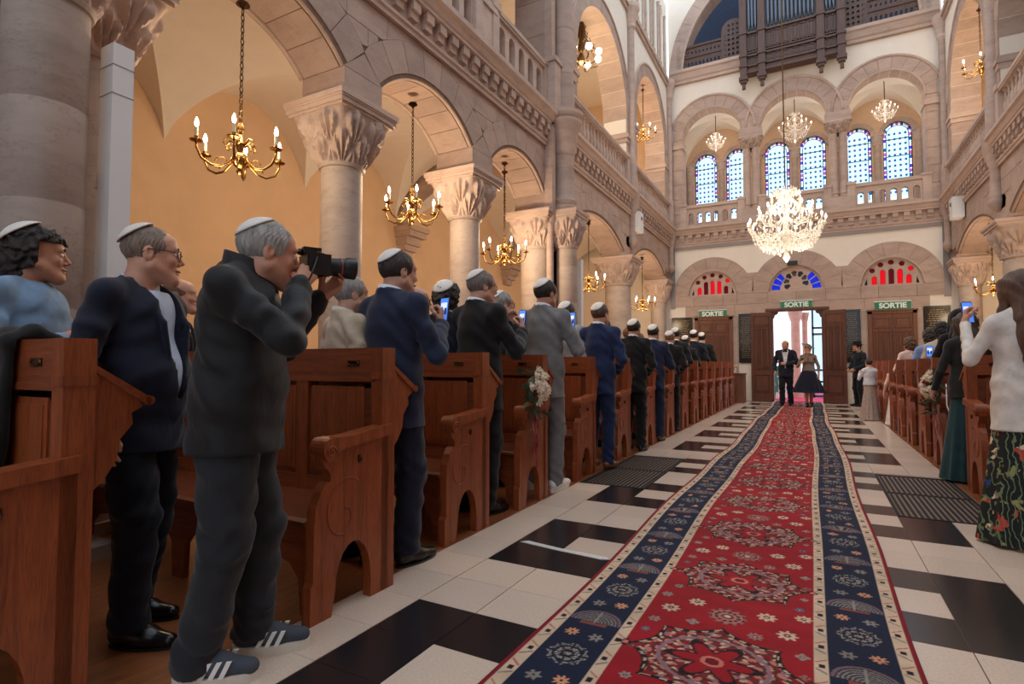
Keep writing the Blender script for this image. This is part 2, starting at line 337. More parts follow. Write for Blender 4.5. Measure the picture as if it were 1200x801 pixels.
def arcade(s, arches, ylo, yhi, label, name):
    X0, X1 = s*XF, s*XB
    info = []
    for yc, a, zs, ri, n in arches:
        R = (a*a+ri*ri)/(2*ri); info.append((yc, a, zs, R, zs+ri-R, math.asin(a/R), n))
    def low(y, T):
        z = 3.9
        for yc, a, zs, R, zc, ph, n in info:
            if T == 0 and abs(y-yc) < a: z = max(z, zc+math.sqrt(R*R-(y-yc)**2))
            elif T > 0:
                q = (R+T)**2-(y-yc)**2
                if q > 0 and abs(y-yc) <= (R+T)*math.sin(ph)+1e-6: z = max(z, zc+math.sqrt(q))
        return z
    # mortar core, recessed behind the stone faces
    core = MB(); eg = [ylo]+[v for yc, a, *_ in info for v in (yc-a-.012, yc+a+.012)]+[yhi]
    for i in range(0, len(eg), 2):
        if eg[i+1]-eg[i] > .01: core.prism([(eg[i],3.9),(eg[i+1],3.9),(eg[i+1],ZC+.6),(eg[i],ZC+.6)], X0-s*-.012, X1+s*-.012, 'x')
    for yc, a, zs, R, zc, ph, n in info:
        yy = np.linspace(yc-a-.012, yc+a+.012, 19); zz = [max(zs, zc+math.sqrt(max(0, (R+.012)**2-(v-yc)**2))) for v in yy]
        for k in range(18): core.prism([(yy[k],zz[k]),(yy[k+1],zz[k+1]),(yy[k+1],ZC+.6),(yy[k],ZC+.6)], X0-s*-.012, X1+s*-.012, 'x')
    w = struct(core.build(name, MORT), label)
    for yc, a, zs, R, zc, ph, n in info:
        clampy = lambda p: [(min(max(v, yc-a-.281), yc+a+.281), z_) for v, z_ in p]
        # ring stones with a rebate along the nave edge that holds a roll moulding
        for pb, pf in zip(voussoirs(yc, zc, R, .42, ph, n), voussoirs(yc, zc, R+.062, .358, ph, n)):
            MB().prism(clampy(pb), s*(XF+.075), X1, 'x').prism(clampy(pf), X0, s*(XF+.075), 'x').build('voussoir', STONE, w)
        for xx, rr, dr in ((s*(XF+.040), .028, .026), (X1, .03, 0)):
            path = [(xx, yc+(R+dr)*math.cos(PI/2+ph-2*ph*i/20), zc+(R+dr)*math.sin(PI/2+ph-2*ph*i/20)-.004) for i in range(21)]
            MB().tube(path, rr, 8).build('arch_moulding', STONE2, w, True)
    edges = [ylo]+[v for yc, a, *_ in info for v in (yc-a, yc+a)]+[yhi]
    for i in range(0, len(edges), 2):
        y0, y1 = edges[i], edges[i+1]
        if y1-y0 < .02: continue
        zs = info[min(i//2, len(info)-1)][2]; nb = max(1, round((y1-y0)/.6))
        for b in range(nb):
            a_, b_ = y0+(y1-y0)*b/nb, y0+(y1-y0)*(b+1)/nb
            stones(w, [inset([(a_,3.9),(b_,3.9),(b_,zs),(a_,zs)])], X0, X1, STONE, 'impost_stone')
        # wedge stone between two arch rings
        if 0 < i < len(edges)-2:
            ya, yb = y0, y1; yy = np.linspace(ya, yb, 13); top_ = []
            L_, R_ = info[i//2-1], info[i//2]
            for v in yy:
                # radial end lines of the neighbouring rings
                zl = L_[2]+(v-ya)/math.tan(L_[5]); zr = R_[2]+(yb-v)/math.tan(R_[5]); top_.append(max(zs+.001, min(zl, zr, 4.472)+.003))
            stones(w, [[(ya+.004,zs+.003),(yb-.004,zs+.003)]+[(v, z_) for v, z_ in list(zip(yy, top_))[::-1]]], X0, X1, STONE, 'wedge_stone')
    # spandrel courses above the rings
    courses = [4.2, 4.47, 4.76, ZC]
    for ci, (za, zb) in enumerate(zip(courses[:-1], courses[1:])):
        y = ylo; step = .62; k = 0
        cuts = [ylo]+[round(ylo+(.31 if ci % 2 else 0)+step*i, 4) for i in range(1, int((yhi-ylo)/step)+1)]+[yhi]
        for ya, yb in zip(cuts[:-1], cuts[1:]):
            if yb-ya < .03: continue
            yy = np.linspace(ya+.004, yb-.004, 9); lo = [max(za+.004, low(v, .42)+.003) for v in yy]
            run = [(v, l) for v, l in zip(yy, lo) if l < zb-.012]
            if len(run) < 2: continue
            # keep contiguous runs
            idx = [i for i, l in enumerate(lo) if l < zb-.012]; groups = [[idx[0]]]
            for i in idx[1:]:
                if i == groups[-1][-1]+1: groups[-1].append(i)
                else: groups.append([i])
            for g in groups:
                if len(g) < 2: continue
                poly = [(yy[i], lo[i]) for i in g]+[(yy[g[-1]], zb-.004), (yy[g[0]], zb-.004)]
                stones(w, [poly], X0, X1, STONE, 'spandrel_stone')
    return w
def cornice(par, p0, p1, axis, s, brk=()):
    """moulded string course with corbel table; axis y: runs along y on the arcade face; axis x: along x on the entrance wall"""
    prof = [(0,ZC),(.05,ZC),(.05,ZC+.05),(.075,ZC+.07),(.075,ZC+.10),(.03,ZC+.12),(.03,ZC+.36),(.15,ZC+.38),(.15,ZC+.42),(.17,ZC+.44),(.20,ZC+.52),(.24,ZC+.55),(.24,ZC+.62),(0,ZC+.62)]
    m = MB()
    if axis == 'y': m.prism([(s*(XF-a), z) for a, z in prof], p0, p1, 'y')
    else: m.prism([(YW-a, z) for a, z in prof], p0, p1, 'x')
    c = m.build('cornice', STONE2, par)
    cb = MB()
    if axis == 'y':
        cb.box(*sorted((s*XF, s*(XF-.13))), -.07, .07, ZC+.26, ZC+.38).box(*sorted((s*XF, s*(XF-.09))), -.07, .07, ZC+.17, ZC+.26)
    else: cb.box(-.07, .07, YW-.13, YW, ZC+.26, ZC+.38).box(-.07, .07, YW-.09, YW, ZC+.17, ZC+.26)
    me = cb.mesh('corbel', STONE2); n = int((p1-p0)/.26)
    for i in range(n):
        v = p0+(i+.5)*(p1-p0)/n
        link('corbel', me, c, (0,v,0) if axis == 'y' else (v,0,0))
    return c
BAL = {}
def baluster_run(par, s, y0, y1, turned):
    """gallery parapet along y on the arcade face"""
    x0, x1 = sorted((s*(XF-.06), s*(XF+.10))); xc = (x0+x1)/2; z0 = ZC+.62
    b = MB().box(x0, x1, y0, y1, z0, z0+.10).build('parapet_base', STONE2, par)
    MB().box(x0-.02, x1+.02, y0, y1, z0+.74, z0+.78).box(x0-.035, x1+.035, y0, y1, z0+.78, z0+.85).build('parapet_rail', STONE2, b)
    for y in (y0, y1): MB().box(x0-.03, x1+.03, y-.09, y+.09, z0, z0+.80).box(x0-.05, x1+.05, y-.11, y+.11, z0+.80, z0+.92).build('parapet_post', STONE2, b)
    L = y1-y0-.18
    if turned:
        if 't' not in BAL: BAL['t'] = MB().lathe([(.05,0),(.05,.04),(.03,.06),(.034,.12),(.058,.26),(.05,.36),(.028,.46),(.04,.50),(.03,.54),(.03,.58),(.05,.60),(.05,.64)], 10).mesh('baluster', STONE2, 50)
        n = int(L/.21)
        for i in range(n): link('baluster', BAL['t'], b, (xc, y0+.09+(i+.5)*L/n, z0+.10))
    else:
        n = max(2, int(L/.29)); wd = L/n
        holes = [archshape(.09+(i+.5)*wd, .06, .46, wd*.31, 8) for i in range(n)]
        me = plate('parapet_arcade', [[(.0,0),(y1-y0,0),(y1-y0,.64),(0,.64)]]+holes, .12, STONE2)
        o = link('parapet_arcade', me, b, (xc+.06, y0, z0+.10), (0,0,PI/2))
    return b
def upper_wall(par, s, y0, y1, opens, z0, z1, stone_to):
    """gallery storey: plaster wall with round-arched openings ringed in stone"""
    loops = [[(y0,z0),(y1,z0),(y1,z1),(y0,z1)]]
    for yc, R, zs in opens: loops.append([(yc-R, z0+.01), (yc+R, z0+.01)]+[(yc+R*math.cos(PI*i/24), zs+R*math.sin(PI*i/24)) for i in range(25)])
    me = plate('upper_wall', loops, .60, PLAST)
    me.transform(Matrix.Rotation(PI/2, 4, 'Z')); me.transform(Matrix.Translation((s*XF+.01*s if s < 0 else XF+.61, 0, 0)))
    if s < 0: me.transform(Matrix.Translation((0,0,0)))
    u = link('upper_wall', me, par)
    for yc, R, zs in opens:
        stones(u, voussoirs(yc, zs, R-.004, .34, PI/2, 15), s*(XF-.015), s*(XB+.01), STONE, 'voussoir')
        path = [(s*(XF-.015), yc+(R+.34)*math.cos(PI*i/28), zs+(R+.34)*math.sin(PI*i/28)) for i in range(29)]
        MB().tube(path, .035, 8).build('hood_moulding', STONE2, u, True)
        for q in (-1, 1):
            nz = 4; ya, yb = sorted((yc+q*(R-.004), yc+q*(R+.36)))
            for i in range(nz):
                za, zb = z0+.62+(zs-z0-.62)*i/nz, z0+.62+(zs-z0-.62)*(i+1)/nz
                stones(u, [inset([(ya,za),(yb,za),(yb,zb),(ya,zb)])], s*(XF-.015), s*(XB+.01), STONE, 'jamb_stone')
            MB().box(*sorted((s*(XF-.06), s*(XB+.03))), ya-.04, yb+.04, zs-.50, zs-.42).box(*sorted((s*(XF-.04), s*(XB+.02))), ya-.02, yb+.02, zs-.42, zs-.36).box(*sorted((s*(XF-.03), s*(XB+.02))), ya-.015, yb+.015, zs-.62, zs-.50).build('impost_band', STONE2, u)
    return u
wl = arcade(-1, ARA, 1.62, 8.94, 'limestone arcade on the left with carved column capitals and gallery above', 'wall_left')
wl2 = arcade(-1, ARB, 10.1, 18.62, 'far limestone arcade on the left beyond the clustered pier', 'wall_left_far')
wr = arcade(1, ARB, 10.1, 18.62, 'far limestone arcade on the right by the entrance', 'wall_right')
for s, par, nm in ((-1, wl, 'l'), (1, wr, 'r')):
    # solid stretches near the camera and the clustered pier
    if s < 0: 
        for z in np.arange(0, 13, .6):
            for (a, b) in ((-5, -2.2), (-2.2, .3), (.3, 1.62)):
                MB().box(-XB, -XF, a+.004, b-.004, z+.004, min(13, z+.6)-.004).build('stone', STONE, par)
        MB().box(-XB+.012, -XF-.012, -5, 1.62, 0, 13).build('wall_core', MORT, par)
    else:
        for z in np.arange(0, 13, .6):
            for (a, b) in ((-5, -1), (-1, 3), (3, 6), (6, 9.3)): MB().box(XF, XB, a+.004, b-.004, z+.004, min(13, z+.6)-.004).build('stone', STONE, par)
        MB().box(XF+.012, XB-.012, -5, 9.3, 0, 13).build('wall_core', MORT, par)
    for z0, z1 in [(k*.65, k*.65+.65) for k in range(16)]:
        MB().box(*sorted((s*XF, s*XB)), 9.44 if z0 < 3.8 else 8.94, 10.1, z0+.004, z1-.004).build('pier_stone', STONE, par)
    MB().box(*sorted((s*(XF+.012), s*(XB-.012))), 9.44, 10.1, 0, 3.9).box(*sorted((s*(XF+.012), s*(XB-.012))), 8.95, 10.08, 3.9, 13).build('pier_core', MORT, par)
    # nave-side shafts of the piers
    MB().lathe([(.09,0),(.09,.2),(.065,.25),(.065,3.5),(.10,3.7),(.12,3.9)], 18, (s*3.70, 9.02, 0)).build('colonnette', STONE, par, 40)
    col = column(par, s*3.50, 9.32, .185, .32, (.95,1.6,2.25,2.9), name='pier_column')
    if s < 0: column(par, -3.52, 1.5, .205, .36, (.9,1.45,2.05,2.62), name='pier_column')
    for yy in ((9.32,) if s > 0 else (9.32, 1.5)):
        sh = MB().lathe([(.27,3.9),(.27,3.98),(.22,4.02),(.24,4.10),(.19,4.16),(.185,4.7)], 32, (s*3.55,yy,0)).build('upper_shaft', STONE, par, 40)
        for a, b in ((4.7,ZC-.1),(ZC+.75,6.45),(6.45,7.3),(7.3,8.15),(8.15,9.0),(9.0,9.85),(9.85,10.7)): MB().lathe([(.18,a),(.18,a+.006),(.185,a+.008),(.185,b-.004)], 32, (s*3.55,yy,0)).build('drum', STONE, sh, 40)
        MB().lathe([(.185,ZC-.1),(.22,ZC-.02),(.24,ZC+.25),(.30,ZC+.40),(.34,ZC+.46),(.34,ZC+.52),(.30,ZC+.55),(.36,ZC+.62),(.36,ZC+.68),(.22,ZC+.75)], 32, (s*3.55,yy,0)).build('shaft_band', STONE2, sh, 40)
        MB().box(*sorted((s*3.60, s*3.75)), yy-.42, yy-.26, 3.9, 10.7).box(*sorted((s*3.60, s*3.75)), yy+.26, yy+.42, 3.9, 10.7).build('pilaster_strip', STONE, sh)
        MB().box(*sorted((s*3.52, s*3.75)), yy-.46, yy+.46, ZC+.62, ZC+1.5).box(*sorted((s*3.49, s*3.75)), yy-.49, yy+.49, ZC+1.5, ZC+1.58).build('pedestal', STONE2, sh)
for y in (1.93, 4.36, 6.79): column(wl, -4.06, y, .22, .43, (1.2, 2.2))
column(wl, -4.06, 9.22, .30, .46, (1.0, 1.7, 2.4))
column(wl2, -4.06, 14.1, .335, .55, (.9,1.6,2.3), zt=3.2); column(wl2, -4.06, 18.4, .24, .42, (1.1,2.2), zt=3.2)
column(wr, 4.06, 14.1, .335, .55, (.9,1.6,2.3), zt=3.2); column(wr, 4.06, 18.4, .24, .42, (1.1,2.2), zt=3.2)
column(wr, 4.06, 9.4, .30, .46, (1.0,1.7,2.4))
cornice(wl, 1.75, 8.98, 'y', -1); cornice(wl2, 9.66, 18.75, 'y', -1); cornice(wr, 9.66, 18.75, 'y', 1)
for a, b in ((1.9, 4.12), (4.6, 6.55), (7.03, 8.85)): baluster_run(wl, -1, a, b, False)
for a, b in ((9.85, 13.85), (14.35, 18.6)): baluster_run(wl2, -1, a, b, True); baluster_run(wr, 1, a, b, True)
for y in (4.36, 6.79):
    c = MB().box(-4.06, -3.68, y-.24, y+.24, ZC+.62, ZC+1.32).box(-4.1, -3.65, y-.27, y+.27, ZC+1.32, ZC+1.42).build('gallery_pedestal', STONE2, wl)
    MB().lathe([(.2,0),(.2,.06),(.16,.1),(.18,.15),(.15,.18),(.15,1.6)], 28, (-3.87, y, ZC+1.42)).build('gallery_shaft', STONE, c, 40)
UPB, UPC = (12.2, 1.74, 7.55), (16.52, 1.62, 8.1)
for s, par in ((-1, wl2), (1, wr)):
    upper_wall(par, s, 10.1, 18.7, [UPB, UPC], ZC+.6, 10.7, 0)
    # thin wall shafts rising to the clerestory
    for y, r in ((14.22, .10), (18.72, .085)):
        sh = MB().lathe([(.012,4.16),(r*.8,4.22),(r*1.5,4.32),(r*1.5,4.4),(r,4.5),(r,ZC),(r*1.9,ZC+.3),(r*2.2,ZC+.66),(r*1.4,ZC+.7),(r*1.4,ZC+1.5),(r,ZC+1.6),(r,10.05)], 20, (s*(XF-.05),y,0)).build('wall_shaft', STONE, par, 40)
        MB().lathe([(r,10.05),(r*1.4,10.12),(r*1.3,10.2),(r*1.9,10.45),(r*2.5,10.6),(r*2.5,10.72)], 12, (s*(XF-.05),y,0)).build('shaft_capital', STONE2, sh)
    MB().box(*sorted((s*(XF-.1), s*XF)), 10.1, 18.75, 10.6, 10.72).box(*sorted((s*(XF-.05), s*XF)), 10.1, 18.75, 10.5, 10.6).build('string_course', STONE2, par)
# ================================================================== aisles and side galleries
def vault(x0, x1, y0, y1, zs, rise, n=36):
    m = MB(); V = []; F = []
    xc, hx, yc, hy = (x0+x1)/2, (x1-x0)/2, (y0+y1)/2, (y1-y0)/2
    for i in range(n+1):
        for j in range(n+1):
            u, v = max(-1, min(1, -1+2*i/n)), max(-1, min(1, -1+2*j/n))
            z = zs+rise*max((1-u*u)**.72, (1-v*v)**.72)
            V.append((xc+hx*u, yc+hy*v, z))
    for i in range(n):
        for j in range(n):
            a = i*(n+1)+j; b, c, d = a+1, a+n+2, a+n+1
            if (i < n/2) == (j < n/2): F += [(a, b, c), (a, c, d)]
            else: F += [(a, b, d), (b, c, d)]
    return m.add(V, F)
BAYS = [(-5,-.5),(-.5,1.93),(1.93,4.36),(4.36,6.79),(6.79,9.22),(9.75,14.1),(14.1,18.7)]
for s, nm in ((-1, 'left'), (1, 'right')):
    x0, x1 = sorted((s*XB, s*XA))
    aw = struct(MB().box(*sorted((s*XA, s*(XA+.15))), -5, YW+2.6, -.1, 13).build('wall_aisle_'+nm, PEACH), 'peach plaster outer wall of the '+nm+' aisle')
    MB().box(*sorted((s*(XA-.03), s*XA)), -5, YW, 0, .9).build('wainscot', DOORB, aw)
    ce = struct(MB().box(x0, x1, -5, YW+.4, ZC+.56, ZC+.61).build('ceiling_aisle_'+nm, PLAST), 'groin-vaulted plaster ceiling of the '+nm+' aisle')
    for a, b in BAYS:
        if s > 0 and b < 9.3: continue
        vault(x0, x1, a, b, 4.25, 1.1).build('groin_vault', PLAST, ce, 25)
    # transverse stone arch at the clustered pier, on carved wall corbels
    for yy in ((9.48,) if s > 0 else (9.48, 14.1)):
        ri = [(x0+(x1-x0)*(.5-.5*math.cos(PI*i/16)), 4.05+1.0*math.sin(PI*i/16)) for i in range(17)]
        ro = [(x, 5.45) for x, z in ri[::-1]]
        rb = MB()
        for i in range(16): rb.prism([ri[i], ri[i+1], (ri[i+1][0],5.5), (ri[i][0],5.5)], yy-.2, yy+.2, 'y')
        rb.build('transverse_arch', STONE, ce)
        k = MB()
        for i, (d, a, b) in enumerate(((.48,4.0,4.1),(.42,3.88,4.0),(.30,3.72,3.88),(.22,3.6,3.72),(.12,3.45,3.6))): k.box(*sorted((s*XA, s*(XA-d))), yy-.12-d*.4, yy+.12+d*.4, a, b)
        k.build('wall_corbel', STONE2, aw)
    struct(MB().box(x0-.05, x1+.05, -5, YW+.4, 10.55, 10.65).build('ceiling_gallery_'+nm, PLAST), 'plaster ceiling of the '+nm+' gallery')
LGLASS = mat_pane('clerestory_glass', (.93,.97,1,1), .9)
# nave walls above the first bay on the left, and the wall behind the viewer
m = MB()
m.box(-XB+.01, -XF-.01, 1.62, 8.94, 8.4, 10.7)
m.build('upper_wall', STONE, wl)
bw = [(-2.5, 1.05), (0, 1.15), (2.5, 1.05)]  # unseen windows added to bring daylight onto the foreground
me = plate('wall_back', [[(-XA-.2,0),(XA+.2,0),(XA+.2,13),(-XA-.2,13)]]+[archshape(c, 2.0, 8.6, w, 12) for c, w in bw], .3, PLAST); me.transform(Matrix.Translation((0,-5.3,0)))
wb = struct(link('wall_back', me), 'plaster wall behind the viewer with three unseen windows added for front light')
for c, w in bw:  # glazing of the added light openings
    MB().prism(archshape(c, 2.0, 8.6, w, 12), -5.16, -5.15, 'y').build('pane', LGLASS, wb)
    for z in (3.2, 4.2, 5.2, 6.2, 7.2, 8.2): MB().box(c-w, c+w, -5.17, -5.14, z-.02, z+.02).build('glazing_bar', IRON, wb)
# clerestory with tall pale glass
for s, par in ((-1, wl2), (1, wr)):
    wins = [(c, .27) for c in (15.35, 16.25, 17.15, 18.0)]+[(c, .3) for c in (10.9, 11.8, 12.7, 13.4)]
    loops = [[(8.94,10.7),(18.75,10.7),(18.75,13.4),(8.94,13.4)]]+[archshape(c, 10.95, 12.7, w) for c, w in wins]
    me = plate('clerestory_wall', loops, .3, PLAST); me.transform(Matrix.Rotation(PI/2, 4, 'Z')); me.transform(Matrix.Translation((-XF-.02 if s < 0 else XF+.32, 0, 0)))
    cw = link('clerestory_wall', me, par)
    for c, w in wins:
        MB().prism(archshape(c, 10.95, 12.7, w), s*(XF+.2), s*(XF+.21), 'x').build('pane', LGLASS, cw)
        for dy in (-w-.03, w+.03): MB().lathe([(.05,0),(.05,.06),(.03,.1),(.03,1.75),(.05,1.85),(.06,1.9)], 10, (s*(XF-.02), c+dy, 10.85)).build('colonnette', STONE2, cw)
        for z in (11.4, 11.9, 12.4): MB().box(*sorted((s*(XF+.19), s*(XF+.22))), c-w, c+w, z-.01, z+.01).build('glazing_bar', IRON, cw)
for s in (-1, 1): struct(MB().box(*sorted((s*XF, s*(XA+.15))), YW-.02, YW+.13, ZC+.61, 10.6).build('wall_gallery_end_'+('left' if s < 0 else 'right'), PEACH), 'peach plaster end wall of the '+('left' if s < 0 else 'right')+' side gallery')
# ================================================================== entrance wall, lower zone
LUN = [(-2.42,.75), (0,.74), (2.42,.75)]; ZL = 3.36
def lunette(cx, r): return [(cx-r, ZL), (cx+r, ZL)]+[(cx+r*math.cos(PI*i/20), ZL+.06+(r+.03)*math.sin(PI*i/20)) for i in range(21)]
out = [(-XA,0),(-.74,0),(-.74,2.80),(.74,2.80),(.74,0),(XA,0),(XA,ZC+.6),(-XA,ZC+.6)]
me = plate('wall_far', [out]+[lunette(c, r) for c, r in LUN], .45, PLAST); me.transform(Matrix.Translation((0,YW,0)))
wf = struct(link('wall_far', me), 'entrance wall with three doors, lunette windows and a triple gallery arcade')
def ystones(par, polys, d=.03, m=STONE, name='stone', y=YW):
    for p in polys: MB().prism(p, y-d, y+.02, 'y').build(name, m, par)
def rect(x0, x1, z0, z1, g=.005): return [(x0+g,z0+g),(x1-g,z0+g),(x1-g,z1-g),(x0+g,z1-g)]
for cx, r in LUN:
    n = 16; L = [(cx+1.225*math.cos(PI*i/n), ZL+.03+1.225*math.sin(PI*i/n)) for i in range(n+1)]
    bk = MB()
    for i in range(n):
        a0, a1 = PI*i/n, PI*(i+1)/n
        bk.prism([(cx+(r+.03)*math.cos(a0), ZL+.03+(r+.03)*math.sin(a0)), L[i], L[i+1], (cx+(r+.03)*math.cos(a1), ZL+.03+(r+.03)*math.sin(a1))], YW-.014, YW-.004, 'y')
    bk.build('mortar_bed', MORT, wf)
MB().box(-3.63, 3.63, YW-.014, YW-.004, 3.055, ZL+.02).box(-3.27, -.87, YW-.014, YW-.004, 2.73, 3.06).box(.87, 3.27, YW-.014, YW-.004, 2.73, 3.06).build('mortar_bed', MORT, wf)
for cx, r in LUN:
    n = 9
    for p in voussoirs(cx, ZL+.03, r+.01, 1.23-r, PI/2, n): ystones(wf, [[(min(max(u, cx-1.207), cx+1.207), v) for u, v in p]])
    MB().tube([(cx+r*math.cos(PI*i/24), YW-.03, ZL+.06+(r+.03)*math.sin(PI*i/24)) for i in range(25)], .02, 6).build('lunette_moulding', STONE2, wf, True)
for x in (-1.21, 1.21):
    e = 1.235
    for q in (-1, 1):
        cx = x+q*1.21
        p = [(x, 4.0)]+[(x, 3.40)] if False else None
        pts = [(cx-q*e*math.cos(a), ZL+.03+e*math.sin(a)) for a in np.linspace(.05, .55, 6)]
        poly = [(x+q*.004, pts[0][1]+.02)]+pts+[(x+q*.004, pts[-1][1])]
        ystones(wf, [poly], name='spandrel_stone')
xs = [-3.64,-3.0,-2.1,-1.67,-.78,0,.78,1.67,2.1,3.0,3.64]
for a, b in zip(xs[:-1], xs[1:]): ystones(wf, [rect(a, b, 3.05, 3.385)])
for a, b in ((-3.28,-2.6),(-2.6,-1.75),(-1.75,-.86),(.86,1.75),(1.75,2.6),(2.6,3.28)): ystones(wf, [rect(a, b, 2.72, 3.05)])
ystones(wf, [rect(-.86, 0, 2.86, 3.05), rect(0, .86, 2.86, 3.05)])
for s in (-1, 1):
    for z in np.arange(0, 2.7, .45): ystones(wf, [rect(*sorted((s*1.66, s*1.82)), z, min(2.72, z+.45)), rect(*sorted((s*2.98, s*3.12)), z, min(2.72, z+.45))])
    MB().box(*sorted((s*3.60, s*3.75)), YW-.04, YW, 3.0, ZC).build('grey_border', mat('grey_border_paint', srgb(150,142,140), .8), wf)
MB().box(-3.75, 3.75, YW-.045, YW, ZC-.10, ZC).build('grey_border', MATS['grey_border_paint'], wf)
RED = mat_pane('red_glass', (.85,.05,.10,1), .78); DRED = mat_pane('dark_red_glass', (.30,.02,.05,1), .7); BLUEG = mat_pane('blue_glass', (.05,.13,.75,1), .75); DBL = mat_pane('dark_glass', (.05,.04,.06,1), .5); AMB = mat_pane('amber_glass', (.20,.13,.10,1), .5)
wn = 0
for cx, r in LUN:
    wn += 1
    loops = [lunette(cx, r)]; panes = []
    if cx:
        w = .085
        for i in range(-3, 4):
            x = cx+i*.205; top = math.sqrt(max(0, r*r-(i*.205)**2))
            hh = top-.30
            if abs(i) < 3:
                hh = (.44 if abs(i) < 2 else .27) if abs(i) else .46
                L = archshape(x, ZL+.07, ZL+.07+hh-w, w*.8, 6); loops.append(L); panes.append((L, RED if (i+wn) % 3 else DRED))
            else:
                L = [(x-.04, ZL+.07), (x+.04, ZL+.07), (x-.012*i/abs(i)*2, ZL+.27)]; loops.append(L); panes.append((L, DBL))
        for i in range(-2, 3):
            a = PI/2-i*.42; q = r-.135
            L = [(cx+q*math.cos(a)+.072*math.cos(t), ZL+.06+q*math.sin(a)*1.03+.072*math.sin(t)) for t in np.linspace(0, 2*PI, 13)[:-1]]
            loops.append(L); panes.append((L, DRED if i != 2 else RED))
    else:
        zc = ZL+.30
        for k in range(10):
            a0 = 2*PI*k/10+.157; q0, q1 = .185, .325
            L = [(q0*math.cos(a0+.1), zc+q0*math.sin(a0+.1)), (q1*math.cos(a0+.06), zc+q1*math.sin(a0+.06)), ((q1+.03)*math.cos(a0+.314), zc+(q1+.03)*math.sin(a0+.314)), (q1*math.cos(a0+.57), zc+q1*math.sin(a0+.57)), (q0*math.cos(a0+.53), zc+q0*math.sin(a0+.53))]
            if min(z for x, z in L) > ZL+.05: loops.append(L); panes.append((L, DBL if k % 2 else AMB))
        for k in range(8):
            for q in (-1, 1):
                pass
        for q in (-1, 1):
            for a0, a1 in ((.05,.30),(.36,.62),(.68,.90)):
                L = [(q*.42*math.cos(a0)*1.05, ZL+.06+.42*math.sin(a0)), (q*.68*math.cos(a0), ZL+.06+.68*math.sin(a0)), (q*.68*math.cos(a1), ZL+.06+.68*math.sin(a1)), (q*.45*math.cos(a1), ZL+.06+.45*math.sin(a1))]
                if q > 0: L = L[::-1]
                loops.append(L); panes.append((L, BLUEG))
    me = plate('window', loops, .08, STONE2)
    wo = struct(link('window_%d' % wn, me, None, (0, YW+.05, 0)), ('left red-paned', 'central blue-paned wheel', 'right red-paned')[wn-1]+' lunette window with stone tracery')
    for L, g in panes: MB().prism(L, .05, .06, 'y').build('pane', g, wo)
# ------------------------------------------------------------------ doors
def panelled(par, x0, x1, z0, z1, y, m, spec, out=-1):
    """raised panels with frames: spec list of (x0,x1,z0,z1) fractions"""
    for a, b, c, d in spec:
        A, B, C_, D = x0+(x1-x0)*a, x0+(x1-x0)*b, z0+(z1-z0)*c, z0+(z1-z0)*d
        t = .02
        MB().box(A, B, y+out*.028, y, C_, C_+t).box(A, B, y+out*.028, y, D-t, D).box(A, A+t, y+out*.028, y, C_, D).box(B-t, B, y+out*.028, y, C_, D).box(A+.05, B-.05, y+out*.018, y, C_+.05, D-.05).build('panel', m, par)
for i, s in ((1, -1), (3, 1)):
    d = MB().box(s*2.40-.50, s*2.40+.50, YW-.03, YW+.02, 0, 2.58)
    d = struct(d.build('door_%d' % i, DOORW), 'closed brown panelled double door on the '+('left' if s < 0 else 'right')+' of the entrance wall')
    MB().box(s*2.4-.58, s*2.4-.48, YW-.07, YW, 0, 2.68).box(s*2.4+.48, s*2.4+.58, YW-.07, YW, 0, 2.68).box(s*2.4-.58, s*2.4+.58, YW-.07, YW, 2.58, 2.68).box(s*2.4-.61, s*2.4+.61, YW-.09, YW, 2.66, 2.70).build('door_frame', DOORW, d)
    for q in (-1, 1):
        lf = MB().box(*sorted((s*2.4+q*.012, s*2.4+q*.47)), YW-.05, YW-.02, .02, 2.57).build('door_leaf', DOORW, d)
        a, b = sorted((s*2.4+q*.03, s*2.4+q*.45))
        panelled(lf, a, b, .05, 2.52, YW-.05, DOORW, [(.05,.95,.86,.98),(.05,.35,.33,.82),(.36,.65,.33,.82),(.66,.95,.33,.82),(.05,.95,.04,.28)])
    MB().tube([(s*2.4+.06, YW-.07, 1.05), (s*2.4+.06, YW-.11, 1.05), (s*2.4+.15, YW-.11, 1.05)], .012, 6).build('door_handle', BRASS, d, True)
d = struct(MB().box(-.86, .86, YW-.10, YW, 2.80, 2.86).box(-.82, .82, YW-.07, YW, 2.76, 2.80).build('door_2', DOORB), 'open central double door with walnut leaves folded back to the wall')
for s in (-1, 1):
    MB().box(*sorted((s*.66, s*.74)), YW-.02, YW+.4, 0, 2.76).build('door_frame', DOORB, d)
    lf = MB().box(0, .60, -.05, 0, .01, 2.74).build('door_leaf', DOORB, d, loc=(s*.70, YW-.06, 0)); 
    lf.rotation_euler = (0, 0, -math.radians(16) if s > 0 else PI+math.radians(16))
    if s < 0: lf.scale = (1, -1, 1)
    panelled(lf, .03, .57, .05, 2.70, -.05, DOORB, [(.05,.95,.86,.98),(.05,.34,.36,.83),(.36,.64,.36,.83),(.66,.95,.36,.83),(.1,.9,.09,.30)])
    for zz in (.15, .83, 2.3): MB().box(.01, .59, -.062, -.05, zz, zz+.03).build('rail_moulding', DOORB, lf)
# bracketed corners of the opening
for s in (-1, 1): MB().prism([(s*.66,2.76),(s*.50,2.76),(s*.52,2.70),(s*.60,2.66),(s*.62,2.58),(s*.66,2.55)], YW, YW+.1, 'y').build('door_bracket', DOORB, d)
